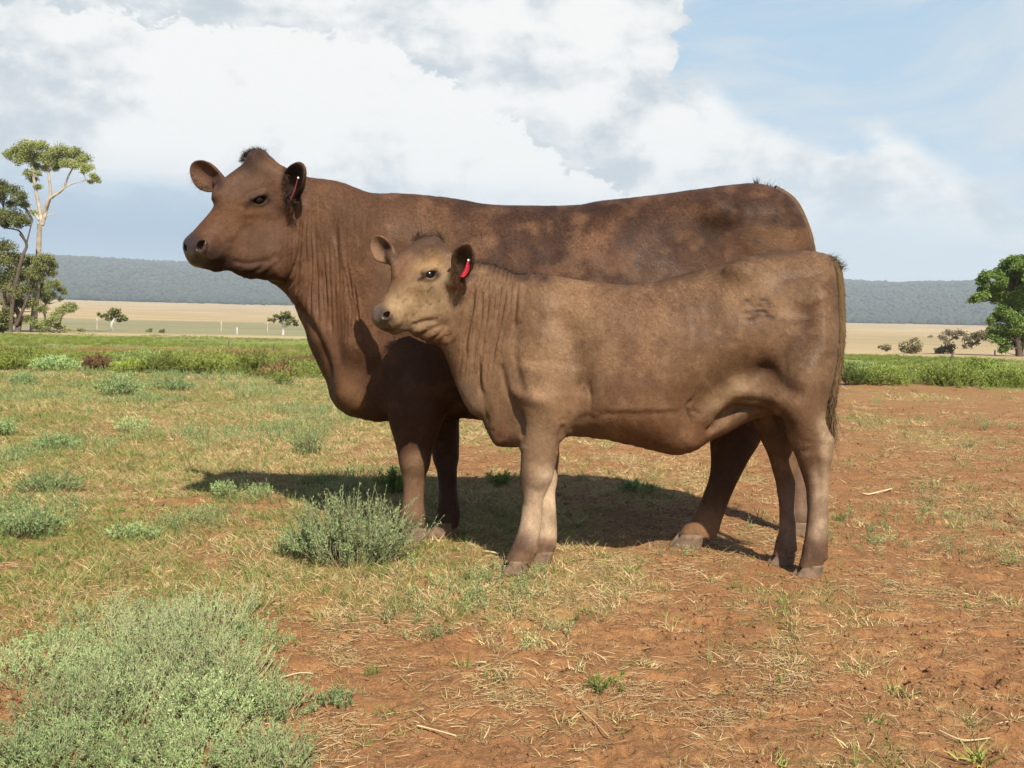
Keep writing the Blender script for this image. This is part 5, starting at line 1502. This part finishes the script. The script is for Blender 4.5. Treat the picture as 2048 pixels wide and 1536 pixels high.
# ---- forest on the far hills
def proto_blob(seed, mat):
    rg = np.random.default_rng(seed)
    o = proto_clod(seed, mat); V = np.array([v.co[:] for v in o.data.vertices]); V *= rg.uniform(.8, 1.2, V.shape); V[:, 2] = V[:, 2] * .85 + .5
    o.data.vertices.foreach_set('co', V.astype(np.float32).ravel()); return o
c_blob = proto_coll('protos_forest', [proto_blob(60 + i, M_FOREST) for i in range(5)])
n = 42000
a = rv.uniform(-.66, .66, n); d = 1690 + (3300 - 1690) * rv.random(n) ** .9
x, y = d * np.sin(a), d * np.cos(a)
den = sstep(d + 300 * (fbm(x / 160, y / 160, 3, 70) - .5), 1660, 1760)
acc = rv.random(n) < den * (.45 + .55 * sstep(fbm(x / 120, y / 120, 3, 93), .35, .5)); x, y = x[acc], y[acc]
s_ = rv.uniform(2.2, 7.5, len(x)) * (.6 + .8 * fbm(x / 70, y / 70, 3, 95))
scatter('hill_forest', c_blob, np.stack([x, y, land_z(x, y)], 1), rv.random(len(x)) * 6.28, s_, rv.integers(0, 5, len(x)))
# ------------------------------------------------------------------ single plants, trees and posts
def place(px, py):
    """the point of the land seen at a photo pixel"""
    d = cf + (px - 1024) / F_PX * cr + (768 - py) / F_PX * cu
    ts = np.geomspace(1.5, 4000, 3000)
    t = ts[np.argmax(CAM_Z + ts * d[2] < land_z(ts * d[0], ts * d[1]))]
    q = np.array([t * d[0], t * d[1], 0.0]); q[2] = ground_z(q[:1], q[1:2])[0]
    return q

def saltbush(label, px, py, hw, h, stems=120, leaf=.011, mats=None, lean=.9, name='saltbush', cat='shrub', nl=16, group='grey-green saltbushes on the red soil', seed=None, lw=.2, depth=1.0):
    c = place(px, py); k = c[1] / F_PX; R = hw * k; H = h * k
    rg = np.random.default_rng(seed if seed is not None else int(px * 7 + py))
    root = tag(empty(name, tuple(c)), label, cat, group)
    mats = mats or (M_SALT if int(px) % 3 else M_SALT_D, M_STEM_PALE)
    sv, lv = [], []
    for i in range(stems):
        r = rg.random() ** .55; a = rg.random() * 2 * math.pi
        b = np.array([math.cos(a) * r * R * .62, math.sin(a) * r * R * depth * .62, 0.0])
        ht = H * rg.uniform(.50, 1.18) * (1 - .42 * r ** 2)
        tip = b + np.array([math.cos(a) * r * R * .42, math.sin(a) * r * R * depth * .42, ht]) + rg.normal(0, .16, 3) * [H, H, 0]
        mid = (b + tip) / 2 + np.array([math.cos(a), math.sin(a), 0]) * .10 * H * r + rg.normal(0, .07 * H, 3)
        lines = [(b, mid, tip, 1.0)]
        for q in range(3):
            t0 = rg.uniform(.25, .8); o = (1 - t0) ** 2 * b + 2 * t0 * (1 - t0) * mid + t0 * t0 * tip
            dv = (tip - b) / max(np.linalg.norm(tip - b), 1e-6) + rg.normal(0, .55, 3) * [1, 1, .3]; dv /= np.linalg.norm(dv)
            e = o + dv * ht * rg.uniform(.22, .48); lines.append((o, (o + e) / 2 + [0, 0, -.01 * ht], e, .5))
        for (p0, p1, p2, f) in lines:
            t = np.linspace(0, 1, 5 if f == 1 else 3)[:, None]
            cc = (1 - t) ** 2 * p0 + 2 * t * (1 - t) * p1 + t * t * p2
            V, F = tube_arrays(cc, np.linspace(.0020, .0006, len(cc)) * (H / .2) ** .6 * (1 if f == 1 else .6), 3); sv.append((V, F))
            n_ = max(3, int(nl * f * .8 * rg.uniform(.7, 1.4))); tt = rg.uniform(.15 if f == 1 else .05, 1.0, n_)[:, None]
            pp = (1 - tt) ** 2 * p0 + 2 * tt * (1 - tt) * p1 + tt * tt * p2
            ax_ = (p2 - p0) / max(np.linalg.norm(p2 - p0), 1e-6)
            dd = ax_ * .8 + rg.normal(0, .55, (n_, 3)); dd[:, 2] += .15; dd /= np.linalg.norm(dd, axis=1, keepdims=True)
            lv.append(leaf_quads(pp, dd, leaf * rg.uniform(.6, 1.35, n_), leaf * lw * .72, rg))
    def join(L):
        V = np.concatenate([v for v, f in L]); o = np.cumsum([0] + [len(v) for v, f in L[:-1]])
        return V + c, np.concatenate([f + q for (v, f), q in zip(L, o)])
    V, F = join(lv); V[:, 2] = np.maximum(V[:, 2], c[2] + .002)
    fo = mesh_obj('foliage', V, F, mats[0], root, False); fo['kind'] = 'stuff'
    V, F = join(sv); st = mesh_obj('stems', V, F, mats[1], root, False); st['kind'] = 'stuff'
    return root

saltbush('saltbush clump standing right beside the cow\'s front hooves, pale upright sprigs', 700, 1122, 130, 142, 210, .0125, mats=(M_SALT, M_STEM_PALE), nl=24, group=None, lw=.20, depth=.7)
saltbush('low skirt of saltbush on the left foot of the clump by the cow', 615, 1105, 62, 52, 90, .012, lw=.24)
low_left = [(455, 1225, 80, 50, 'thin saltbush at the back right of the large near-left patch', 70), (330, 1232, 100, 60, 'loose saltbush at the very back of the large near-left patch', 100), (190, 1240, 80, 50, 'sparse saltbush at the back left of the large near-left patch', 60), (505, 1290, 80, 62, 'greenish saltbush on the right shoulder of the large near-left patch', 110),
            (390, 1292, 95, 80, 'saltbush in the upper right of the large near-left patch', 150), (270, 1300, 100, 85, 'bluish saltbush in the upper middle of the large near-left patch', 170), (120, 1305, 85, 62, 'saltbush on the far left shoulder of the large near-left patch', 90),
            (440, 1370, 100, 85, 'dense saltbush right of the middle of the near-left patch', 190), (320, 1372, 100, 88, 'dense saltbush left of the dark gap in the near-left patch', 190), (190, 1372, 105, 88, 'dense saltbush in the middle left of the near-left patch', 190), (50, 1372, 90, 66, 'saltbush by the left picture edge above the dark hollow', 120),
            (550, 1440, 85, 66, 'woody saltbush at the right edge of the near-left patch with bare stalks', 120), (420, 1450, 105, 90, 'dense saltbush in the lower right of the near-left patch', 210), (280, 1450, 105, 90, 'dense saltbush in the lower middle of the near-left patch', 210), (150, 1455, 90, 78, 'saltbush right beside the dark hollow of the near-left patch', 170),
            (530, 1530, 95, 75, 'saltbush cut off by the picture bottom, right end of the patch', 170), (390, 1540, 105, 90, 'saltbush cut off by the picture bottom, right of the middle of the patch', 220), (250, 1545, 105, 90, 'saltbush cut off by the picture bottom, left of the middle of the patch', 220), (110, 1540, 100, 85, 'saltbush at the bottom left, in front of the dark hollow', 200), (0, 1535, 80, 70, 'saltbush cut off by the bottom left picture corner', 140)]
for px, py, hw, h, lb, ns in low_left:
    saltbush(lb, px + 14 * math.sin(px * 3.1 + py), py + 16 * math.sin(px * 1.7), hw * (1.25 + .2 * math.sin(px + py)), h * (1.05 + .25 * math.sin(px * .7 + py * .3)), int(ns * .8), .0072, nl=20, group='saltbushes of the near-left patch', lw=.20, depth=1.25)
for px, py, hw, h, lb, ns, lf, mt in (
    (238, 792, 46, 46, 'round green shrub in the left paddock, largest below the dead brown weeds', 90, .030, (M_SALT, M_STEM)),
    (345, 781, 46, 28, 'wide flat blue-green shrub right of the round green shrub', 80, .028, (M_SALT_D, M_STEM)),
    (48, 770, 34, 26, 'flat blue-green shrub near the left picture edge, behind the paddock grass', 60, .028, (M_SALT_D, M_STEM)),
    (566, 769, 20, 17, 'small dark green shrub just left of the cow\'s chest', 50, .022, (M_GRASS, M_STEM)),
    (620, 905, 42, 48, 'thin saltbush halfway down, under the cow\'s chest and left of her legs', 60, .016, (M_SALT_D, M_STEM)),
    (112, 896, 48, 30, 'blue-green spreading saltbush alone in the left paddock', 70, .018, (M_SALT_D, M_STEM)),
    (268, 862, 44, 30, 'pale thin saltbush between the round shrub and the cow\'s shadow', 50, .016, (M_SALT, M_STEM)),
    (8, 872, 26, 38, 'saltbush cut by the left picture edge, halfway up', 50, .018, (M_SALT_D, M_STEM)),
    (789, 988, 30, 50, 'dark green plant behind the cow\'s lit front leg', 60, .016, (M_GRASS, M_STEM)),
    (448, 998, 26, 36, 'pale sprigs standing in the tip of the cow\'s head shadow', 34, .013, (M_SALT, M_STEM)),
    (100, 985, 70, 34, 'sprawling saltbush left of the bare straw patch', 90, .014, (M_SALT, M_STEM)),
    (60, 1075, 70, 50, 'saltbush at the left picture edge, level with the cow\'s hooves', 110, .013, (M_SALT_D, M_STEM)),
    (260, 1075, 60, 30, 'thin low saltbush between the left edge and the cow\'s shadow', 60, .012, (M_SALT, M_STEM)),
    (668, 1405, 40, 36, 'small blue-green saltbush on bare soil, right of the near-left patch', 22, .009, (M_SALT_D, M_STEM_PALE)),
    (1210, 1382, 46, 34, 'thin green weed on the bare soil below the calf\'s belly', 13, .011, (M_WEED, M_STEM_PALE)),
    (1275, 985, 44, 24, 'low green plant inside the edge of the shadow behind the calf', 40, .015, (M_SALT_D, M_STEM)),
    (1005, 968, 36, 26, 'bright low green plant behind the calf\'s front legs', 40, .015, (M_GRASS, M_STEM))):
    saltbush(lb, px, py, hw, h, ns, lf, mt, nl=16, group='single plants of the paddock')

# leafy grass tufts that stand alone
def grass_tuft(label, px, py, hw, h, n, w, mats, seed, spread=.5):
    c = place(px, py); k = c[1] / F_PX; rg = np.random.default_rng(seed)
    root = tag(empty('grass_tuft', tuple(c)), label, 'grass tuft', 'grass tufts on bare soil')
    for j, m in enumerate(mats):
        nn = n // len(mats)
        p = c + np.stack([rg.normal(0, hw * k * .25, nn), rg.normal(0, hw * k * .25, nn), np.zeros(nn)], 1)
        d = np.stack([(p[:, 0] - c[0]) / (hw * k) * 1.4 + rg.normal(0, spread, nn), (p[:, 1] - c[1]) / (hw * k) * 1.4 + rg.normal(0, spread, nn), np.ones(nn) * .9], 1)
        d /= np.linalg.norm(d, axis=1, keepdims=True)
        V, F = hair_arrays(p, d, h * k * rg.uniform(.6, 1.2, nn), w, rg, 4, .15)
        o = mesh_obj('green_blades' if m in (M_GRASS, M_WEED) else 'dry_blades', V, F, m, root, False); o['kind'] = 'stuff'
for i, (px, py, hw, h, n, w, mt, lb) in enumerate((
    (932, 1325, 26, 36, 36, .0022, (M_GRASS, M_GRASS_Y), 'small green grass tuft alone on red soil below the calf\'s front hooves'),
    (1958, 1530, 42, 46, 34, .0030, (M_WEED, M_GRASS_Y), 'broad-leaved green tuft in the bottom right corner'),
    (1590, 1332, 40, 28, 40, .0016, (M_GRASS_Y, M_STRAW_PALE), 'pale half-dry tuft below the calf\'s hind hooves'),
    (1820, 1395, 30, 26, 26, .0015, (M_GRASS, M_STRAW), 'sparse thin tuft at the right, beneath the straw patch'),
    (1750, 1440, 44, 26, 34, .0015, (M_GRASS_Y, M_GRASS), 'straggling tuft with long dry blades in the lower right'),
    (1150, 1345, 40, 22, 30, .0015, (M_STRAW_PALE, M_STRAW), 'bleached flattened tuft below the calf\'s chest'),
    (1290, 1325, 34, 22, 30, .0015, (M_STRAW_PALE, M_GRASS), 'bleached tuft right of the thin green weed'),
    (1678, 1040, 18, 22, 30, .0024, (M_GRASS, M_GRASS), 'small bright tuft just right of the calf\'s hind leg'),
    (1940, 985, 40, 18, 40, .0026, (M_GRASS, M_GRASS_Y), 'low green tuft near the right picture edge above the fallen stalk\'s level'),
    (1240, 1430, 60, 26, 50, .0015, (M_GRASS_Y, M_STRAW), 'wide green and straw tuft near the bottom, right of centre'),
    (1560, 1525, 24, 22, 22, .0018, (M_GRASS, M_GRASS_Y), 'tiny green tuft at the bottom, right of centre'),
    (745, 1352, 36, 20, 36, .0016, (M_GRASS, M_GRASS), 'flat dark green tuft on bare soil right of the saltbush patch'))):
    grass_tuft(lb, px, py, hw, h, n, w, mt, 300 + i)

# fallen stalks and twigs
def stalk(label, pts, r, mat, seed=0, lift=.01, name='dry_stalk'):
    q = np.array([place(a, b) for a, b in pts]); q[:, 2] += lift
    V, F = tube_arrays(catmull(q, 4, False), r, 5)
    tag(mesh_obj(name, V, F, mat, None), label, 'stalk', 'fallen stalks')
stalk('thick bent pale stalk lying right of the calf\'s hind leg', [(1726, 991), (1738, 991), (1755, 989), (1784, 982)], .0045, M_STRAW_PALE)
stalk('short pale stalk beside the calf\'s front hoof', [(968, 1107), (984, 1110), (998, 1112)], .0035, M_STRAW_PALE)
stalk('long curved straw at the lower middle, below the small green tuft', [(968, 1478), (978, 1458), (980, 1432)], .0016, M_STRAW_PALE, lift=.006)
stalk('long straight straw lying across the bare soil at the lower left of centre', [(835, 1458), (870, 1468), (912, 1482)], .0017, M_STRAW_PALE)
stalk('twig slanting down through the straw heap at the bottom', [(1152, 1428), (1185, 1450), (1218, 1480)], .0018, M_STRAW)
stalk('straight straw at the bottom right of the saltbush patch', [(545, 1362), (600, 1352), (650, 1342)], .0018, M_STRAW_PALE)
stalk('long arching straw beside the broad-leaved corner tuft', [(1878, 1470), (1925, 1484), (1980, 1484)], .0017, M_STRAW_PALE)
stalk('dark twig lying on bare soil in the lower right half', [(1334, 1358), (1360, 1362), (1384, 1368)], .0017, M_STEM)
stalk('bleached straw stick below the leftmost hoof of the calf', [(938, 1324), (955, 1330), (972, 1333)], .0024, M_STRAW_PALE)

# weeds of the green strips, the lumps one can tell apart
for px, py, hw, h, lb, ns, mt, nm in (
    (1760, 770, 52, 38, 'bright green weed mound just right of the calf\'s tail, front row', 150, (M_WEED, M_STEM), 'weed_mound'),
    (1900, 771, 62, 46, 'big bright green weed mound in the middle of the right-hand row', 210, (M_WEED, M_STEM), 'weed_mound'),
    (2010, 772, 56, 42, 'bright green weed mound at the right picture edge', 170, (M_WEED, M_STEM), 'weed_mound'),
    (1835, 757, 40, 28, 'yellower weed mound behind the pale stake', 110, (M_WEED_Y, M_STEM), 'weed_mound'),
    (1965, 742, 44, 24, 'green weed mound of the second row below the right tree', 100, (M_WEED, M_STEM), 'weed_mound'),
    (1705, 770, 24, 40, 'dark green weed mound against the calf\'s tail', 80, (M_GRASS, M_STEM), 'weed_mound'),
    (195, 741, 28, 30, 'dead brown tumbleweed in the left weed strip', 150, (M_BROWN, M_STEM), 'tumbleweed'),
    (262, 744, 36, 26, 'half-dead weed mound with brown base right of the tumbleweed', 120, (M_WEED_Y, M_BROWN), 'weed_mound'),
    (340, 746, 52, 38, 'yellow-green weed mound in the middle of the left strip', 170, (M_WEED_Y, M_STEM), 'weed_mound'),
    (425, 749, 60, 46, 'largest yellow-green weed mound of the left strip, dark gaps at its foot', 210, (M_WEED_Y, M_STEM), 'weed_mound'),
    (510, 748, 48, 42, 'yellow-green weed mound left of the cow\'s neck', 150, (M_WEED_Y, M_STEM), 'weed_mound'),
    (560, 755, 46, 24, 'rusty dead weeds at the foot of the cow\'s neck', 110, (M_BROWN, M_STEM), 'tumbleweed'),
    (110, 742, 44, 28, 'grey-green weed mound in the left weed strip, left of the tumbleweed', 110, (M_SALT, M_STEM), 'weed_mound'),
    (25, 738, 38, 30, 'olive weed mound at the left picture edge', 110, (M_WEED_Y, M_STEM), 'weed_mound')):
    c = place(px, py)
    saltbush(lb, px, py, hw, h, ns, c[1] * .0026, mt, nl=20, name=nm, cat='weeds', group='weed mounds in the green strips', lw=.22)

def tree(label, base_px, trunk, clumps, leaf, nleaf, leaf_m, bark_m, seed, name='eucalyptus_tree', cat='tree', Y=None, r0=.3, flat=.72, branches=True, group=None, zmin=None, dens=1.0):
    rg = np.random.default_rng(seed)
    base = place(*base_px)
    if Y is None: Y = base[1]
    k = Y / F_PX
    root = tag(empty(name, tuple(base)), label, cat, group)
    parts = []
    nodes = [base + [0, 0, -.1]]
    L0 = None
    for line, ra, rb in trunk:
        q = np.array([P(a, b, Y) + np.array([0, rg.normal(0, .25) if i else 0, 0]) for i, (a, b) in enumerate(line)])
        if L0 is None: q[0] = base + [0, 0, -.1]; L0 = q
        cc = catmull(q, 5, False)
        parts.append(tube_arrays(cc, np.linspace(ra, rb, len(cc)), 8)); nodes += list(cc[2:])
    nodes = np.array(nodes); lv = []
    for (px, py, r) in clumps:
        c = P(px, py, Y + rg.normal(0, r * k * .9)); R = r * k
        if branches:
            d_ = np.linalg.norm(nodes - c, axis=1) + 1.2 * np.maximum(nodes[:, 2] - c[2] + .3, 0); a = nodes[np.argmin(d_)]
            m_ = (a + c) / 2 + rg.normal(0, .12 * np.linalg.norm(c - a) + .01, 3) + [0, 0, -.08 * np.linalg.norm(c - a)]
            t = np.linspace(0, 1, 6)[:, None]; cc = (1 - t) ** 2 * a + 2 * t * (1 - t) * m_ + t * t * c
            rb = max(.018, .035 * np.linalg.norm(c - a) ** .7); parts.append(tube_arrays(cc, np.linspace(rb, rb * .3, 6), 5))
        ns = max(5, int(7 + R * 7))
        sub = rg.normal(size=(ns, 3)); sub /= np.linalg.norm(sub, axis=1, keepdims=True); sub = sub * (rg.random((ns, 1)) ** .5) * R * [1, 1, flat] * .85
        n_ = int(nleaf * 2.4 * (r / 20) ** 1.6 * dens)
        w_ = rg.integers(0, ns, n_); g = rg.normal(size=(n_, 3)); g /= np.linalg.norm(g, axis=1, keepdims=True)
        pp = c + sub[w_] + g * (rg.random((n_, 1)) ** .5) * R * .74 * [1, 1, flat]
        dd = rg.normal(size=(n_, 3)); dd[:, 2] -= .5; dd /= np.linalg.norm(dd, axis=1, keepdims=True)
        lv.append(leaf_quads(pp, dd, leaf * rg.uniform(.6, 1.3, n_), leaf * .30, rg))
    def join(L):
        V = np.concatenate([v for v, f in L]); o = np.cumsum([0] + [len(v) for v, f in L[:-1]])
        return V, np.concatenate([f + q for (v, f), q in zip(L, o)])
    V, F = join(parts); mesh_obj('trunk', V, F, bark_m, root)
    V, F = join(lv); V[:, 2] = np.maximum(V[:, 2], base[2] + .03)
    o = mesh_obj('crown', V, F, leaf_m, root, False); o['kind'] = 'stuff'
    return root

TL = .11
tree('tall pale-trunked eucalyptus with open umbrella crown at the far left', (66, 664),
     [([(66, 664), (68, 620), (72, 560), (76, 500), (84, 450)], .24, .15), ([(84, 450), (76, 420), (70, 380), (66, 330), (68, 305)], .16, .05), ([(84, 450), (92, 415), (100, 385), (96, 340), (90, 310)], .15, .05), ([(88, 425), (102, 398), (125, 380), (140, 350), (150, 325)], .12, .04), ([(78, 440), (60, 415), (40, 400)], .09, .03), ([(104, 397), (135, 375), (160, 364), (188, 358)], .05, .02), ([(87, 440), (96, 432), (106, 426)], .05, .02)],
     [(18, 308, 13), (34, 302, 15), (50, 296, 17), (66, 288, 16), (82, 292, 14), (40, 318, 13), (60, 312, 15), (82, 312, 14), (72, 330, 11), (104, 304, 14), (120, 300, 17), (134, 308, 18), (150, 306, 17), (164, 318, 16), (172, 332, 12), (112, 322, 15), (132, 326, 14), (150, 330, 12), (96, 322, 13), (90, 335, 9), (58, 344, 11), (66, 358, 9), (76, 345, 8), (188, 352, 9), (194, 360, 7), (182, 362, 6), (168, 342, 8), (76, 372, 8), (68, 425, 7), (112, 335, 8)],
     TL, 620, M_EUC, M_BARK, 1, group=None, r0=.3)
tree('olive eucalyptus leaning in at the left picture edge, mid height', (20, 664),
     [([(20, 664), (25, 600), (45, 520), (55, 490), (50, 470)], .15, .07), ([(50, 480), (30, 460), (5, 455)], .07, .03), ([(52, 490), (60, 465), (62, 440)], .06, .03)],
     [(5, 372, 15), (22, 380, 16), (38, 392, 14), (5, 395, 13), (20, 405, 12), (48, 408, 10), (8, 430, 15), (28, 428, 17), (46, 436, 14), (10, 448, 12), (32, 446, 12), (55, 445, 8), (-12, 380, 18), (-14, 430, 20), (-30, 400, 22)],
     TL, 620, M_EUC, M_BARK_D, 2)
tree('dense dark lower tree beneath the tall eucalyptus', (34, 664),
     [([(34, 664), (30, 630), (26, 590), (30, 540)], .20, .08), ([(33, 650), (50, 615), (62, 575), (64, 540)], .12, .05), ([(33, 645), (16, 610), (4, 570)], .12, .05)],
     [(8, 495, 22), (2, 520, 22), (24, 512, 18), (44, 520, 20), (62, 524, 18), (84, 516, 16), (100, 520, 13), (108, 530, 8), (20, 545, 24), (46, 550, 24), (70, 548, 20), (14, 575, 22), (40, 580, 22), (62, 575, 16), (8, 600, 18), (44, 605, 16), (-14, 560, 26), (-16, 510, 26), (24, 620, 12), (30, 602, 20), (62, 606, 17), (80, 618, 12), (28, 640, 13), (56, 636, 13), (8, 636, 13), (72, 556, 17), (102, 545, 11), (88, 534, 14)],
     TL, 620, M_EUC2, M_BARK_D, 3)
tree('small green tree with a pale stem right of the dense dark tree', (95, 664),
     [([(97, 664), (93, 640), (90, 618), (88, 600)], .10, .05)],
     [(78, 572, 14), (94, 572, 14), (112, 568, 13), (124, 578, 9), (86, 586, 15), (102, 588, 12), (128, 586, 5), (76, 594, 10), (94, 600, 9), (122, 598, 5)],
     TL, 560, M_EUC, M_BARK, 4)
tree('low bushy tree with a drooping branch at the right end of the left grove', (118, 666),
     [([(118, 666), (122, 650), (130, 630), (140, 618)], .09, .04)],
     [(150, 612, 8), (138, 612, 9), (126, 620, 11), (140, 622, 8), (114, 632, 11), (104, 640, 12), (92, 650, 12), (116, 652, 9), (128, 656, 6), (80, 655, 10), (70, 645, 10), (138, 660, 4)],
     TL, 520, M_EUC, M_BARK_D, 5, flat=.85)
tree('rounded shrub cut by the left picture edge, under the trees', (4, 668), [([(4, 668), (4, 650), (4, 630)], .08, .05)],
     [(4, 628, 14), (8, 645, 12), (-8, 640, 16), (0, 655, 10), (12, 655, 6)], .15, 330, M_EUC2, M_BARK_D, 6, name='shrub_tree')
tree('big leafy green tree cut by the right picture edge', (2040, 713),
     [([(2038, 713), (2038, 695), (2034, 665), (2026, 620), (2020, 580)], .22, .09), ([(2036, 680), (2048, 640), (2056, 590)], .12, .05), ([(2030, 640), (2000, 610), (1985, 600)], .07, .03)],
     [(2036, 518, 15), (2020, 524, 14), (2046, 530, 17), (2010, 536, 14), (2030, 545, 20), (2055, 552, 22), (1992, 545, 13), (1978, 550, 13), (1966, 556, 11), (1960, 566, 8), (2002, 560, 16), (2022, 570, 18), (2048, 580, 22), (1988, 580, 13), (1972, 588, 11), (1958, 594, 11), (1946, 598, 9), (1962, 580, 8), (1996, 592, 16), (2016, 598, 18), (2040, 610, 22), (2010, 622, 16), (1994, 634, 14), (1982, 640, 9), (2028, 635, 20), (2052, 640, 20), (2002, 655, 15), (2022, 662, 18), (1986, 668, 12), (2044, 672, 16), (1998, 682, 13), (2016, 692, 12), (2060, 600, 24), (1984, 655, 9), (2054, 690, 10), (2075, 560, 24), (2080, 620, 26), (2070, 660, 22), (2032, 560, 16), (2036, 592, 18), (2030, 615, 16), (2036, 655, 16), (2012, 672, 13), (2034, 684, 12), (2006, 700, 8), (2018, 545, 15), (1975, 570, 10), (2002, 578, 14)],
     .11, 700, M_BRIGHT, M_BARK_D, 7, name='broadleaf_tree')
for px, py, cl, lb, mt, lf, sd in (
    (1822, 708, [(1812, 690, 11), (1824, 686, 12), (1834, 692, 9), (1806, 698, 7), (1820, 700, 10), (1836, 700, 6)], 'round grey-brown shrub on the dry plain, left of its flatter neighbour', M_GREYLEAF, .12, 31),
    (1888, 708, [(1878, 700, 8), (1888, 698, 9), (1900, 694, 9), (1902, 703, 6), (1876, 704, 6)], 'flat-topped grey-brown shrub on the dry plain next to the leaning post', M_GREYLEAF, .12, 32),
    (1900, 690, [(1886, 672, 8), (1896, 666, 9), (1908, 666, 9), (1918, 664, 9), (1892, 680, 7), (1912, 674, 6), (1928, 668, 6)], 'wide grey-green tree on the plain left of the big leafy tree', M_GREYLEAF, .20, 33),
    (1944, 698, [(1934, 676, 9), (1948, 672, 9), (1960, 668, 9), (1940, 688, 7), (1952, 684, 6), (1968, 676, 7), (1976, 668, 8), (1930, 692, 5)], 'ragged grey-green tree touching the big leafy tree', M_GREYLEAF, .18, 34),
    (1772, 703, [(1766, 694, 4), (1773, 692, 5), (1778, 696, 4), (1760, 693, 3)], 'small leafless-looking bush on the plain right of the calf\'s tail', M_GREYLEAF, .14, 35),
    (1861, 676, [(1859, 673, 2.6), (1863, 672, 2.8)], 'tiny lone bush high on the tan slope', M_EUC2, .3, 36),
    (300, 665, [(295, 661, 3.4), (301, 660, 4)], 'left one of two small dark shrubs where green meets plain', M_EUC2, .12, 37),
    (325, 666, [(321, 662, 3.4), (327, 662, 3.6)], 'right one of two small dark shrubs where green meets plain', M_EUC2, .12, 38),
    (162, 664, [(158, 660, 4), (165, 660, 4)], 'small dark shrub just right of the left grove', M_EUC2, .12, 39)):
    tree(lb, (px, py), [([(px, py), (px, py - 8)], .05, .03)], cl, lf, 260, mt, M_BARK_D, sd, name='plain_shrub', cat='shrub', dens=2.2 if cl[0][2] < 6 else 1.25, flat=.8)
tree('sparse dark tree with a white trunk on the left plain', (226, 662), [([(226, 662), (226, 650), (228, 638)], .12, .07), ([(228, 638), (222, 630), (212, 630)], .05, .02)],
     [(228, 620, 6), (236, 622, 6), (222, 626, 6), (232, 629, 7), (212, 630, 4), (204, 632, 3), (242, 632, 6), (250, 637, 5), (226, 636, 6), (238, 640, 4), (216, 638, 4), (197, 627, 3)], .20, 300, M_EUC2, M_WHITEPOST, 41, dens=1.6, flat=.5)
tree('sparse dark tree with a white trunk beside the cow\'s neck', (566, 670), [([(566, 670), (566, 658), (568, 646)], .12, .07), ([(568, 646), (560, 638), (550, 640)], .05, .02)],
     [(566, 628, 6), (574, 626, 7), (562, 634, 5), (572, 634, 7), (552, 632, 4), (584, 636, 6), (590, 642, 5), (566, 642, 6), (576, 644, 6), (546, 640, 4), (538, 638, 3), (592, 648, 4)], .20, 300, M_EUC2, M_WHITEPOST, 42, dens=1.6, flat=.5)

def post(label, base, top, r, mat, name='fence_post'):
    b = place(*base); Y = b[1]; t = P(*top, Y)
    V, F = tube_arrays([b - [0, 0, .1], b + (t - b) * .5, t], [r, r, r * .9], 8)
    n = len(V); V = np.vstack([V, t]); F = np.concatenate([F]); cap = [[n - 8 + j, n - 8 + (j + 1) % 8, n] for j in range(8)]
    o = mesh_obj(name, V, [F, np.array(cap)], mat, None, False)
    tag(o, label, 'post', 'posts across the fields')
post('dark leaning post at the back of the right weed strip', (1897, 727), (1908, 703), .035, M_POST)
post('pale stake standing in the right-hand weeds', (1831, 760), (1831, 738), .014, M_WHITEPOST)
post('short white post on the left plain below the hills', (474, 669), (474, 655), .07, M_WHITEPOST)
post('thin pale pole left of the white-trunked dark tree', (194, 660), (194, 636), .05, M_BARK)
post('thin pale pole standing left of the short white post', (442, 664), (443, 640), .05, M_BARK)
post('thin pale pole just left of the tree by the cow\'s neck', (535, 666), (535, 640), .05, M_BARK)
post('dark wooden post in the green strip, farther from the cow', (457, 694), (458, 682), .022, M_POST)
post('dark wooden post in the green strip, nearer the cow', (547, 701), (548, 687), .020, M_POST)
post('white marker at the right plain edge before the big tree', (1990, 710), (1990, 700), .05, M_WHITEPOST)
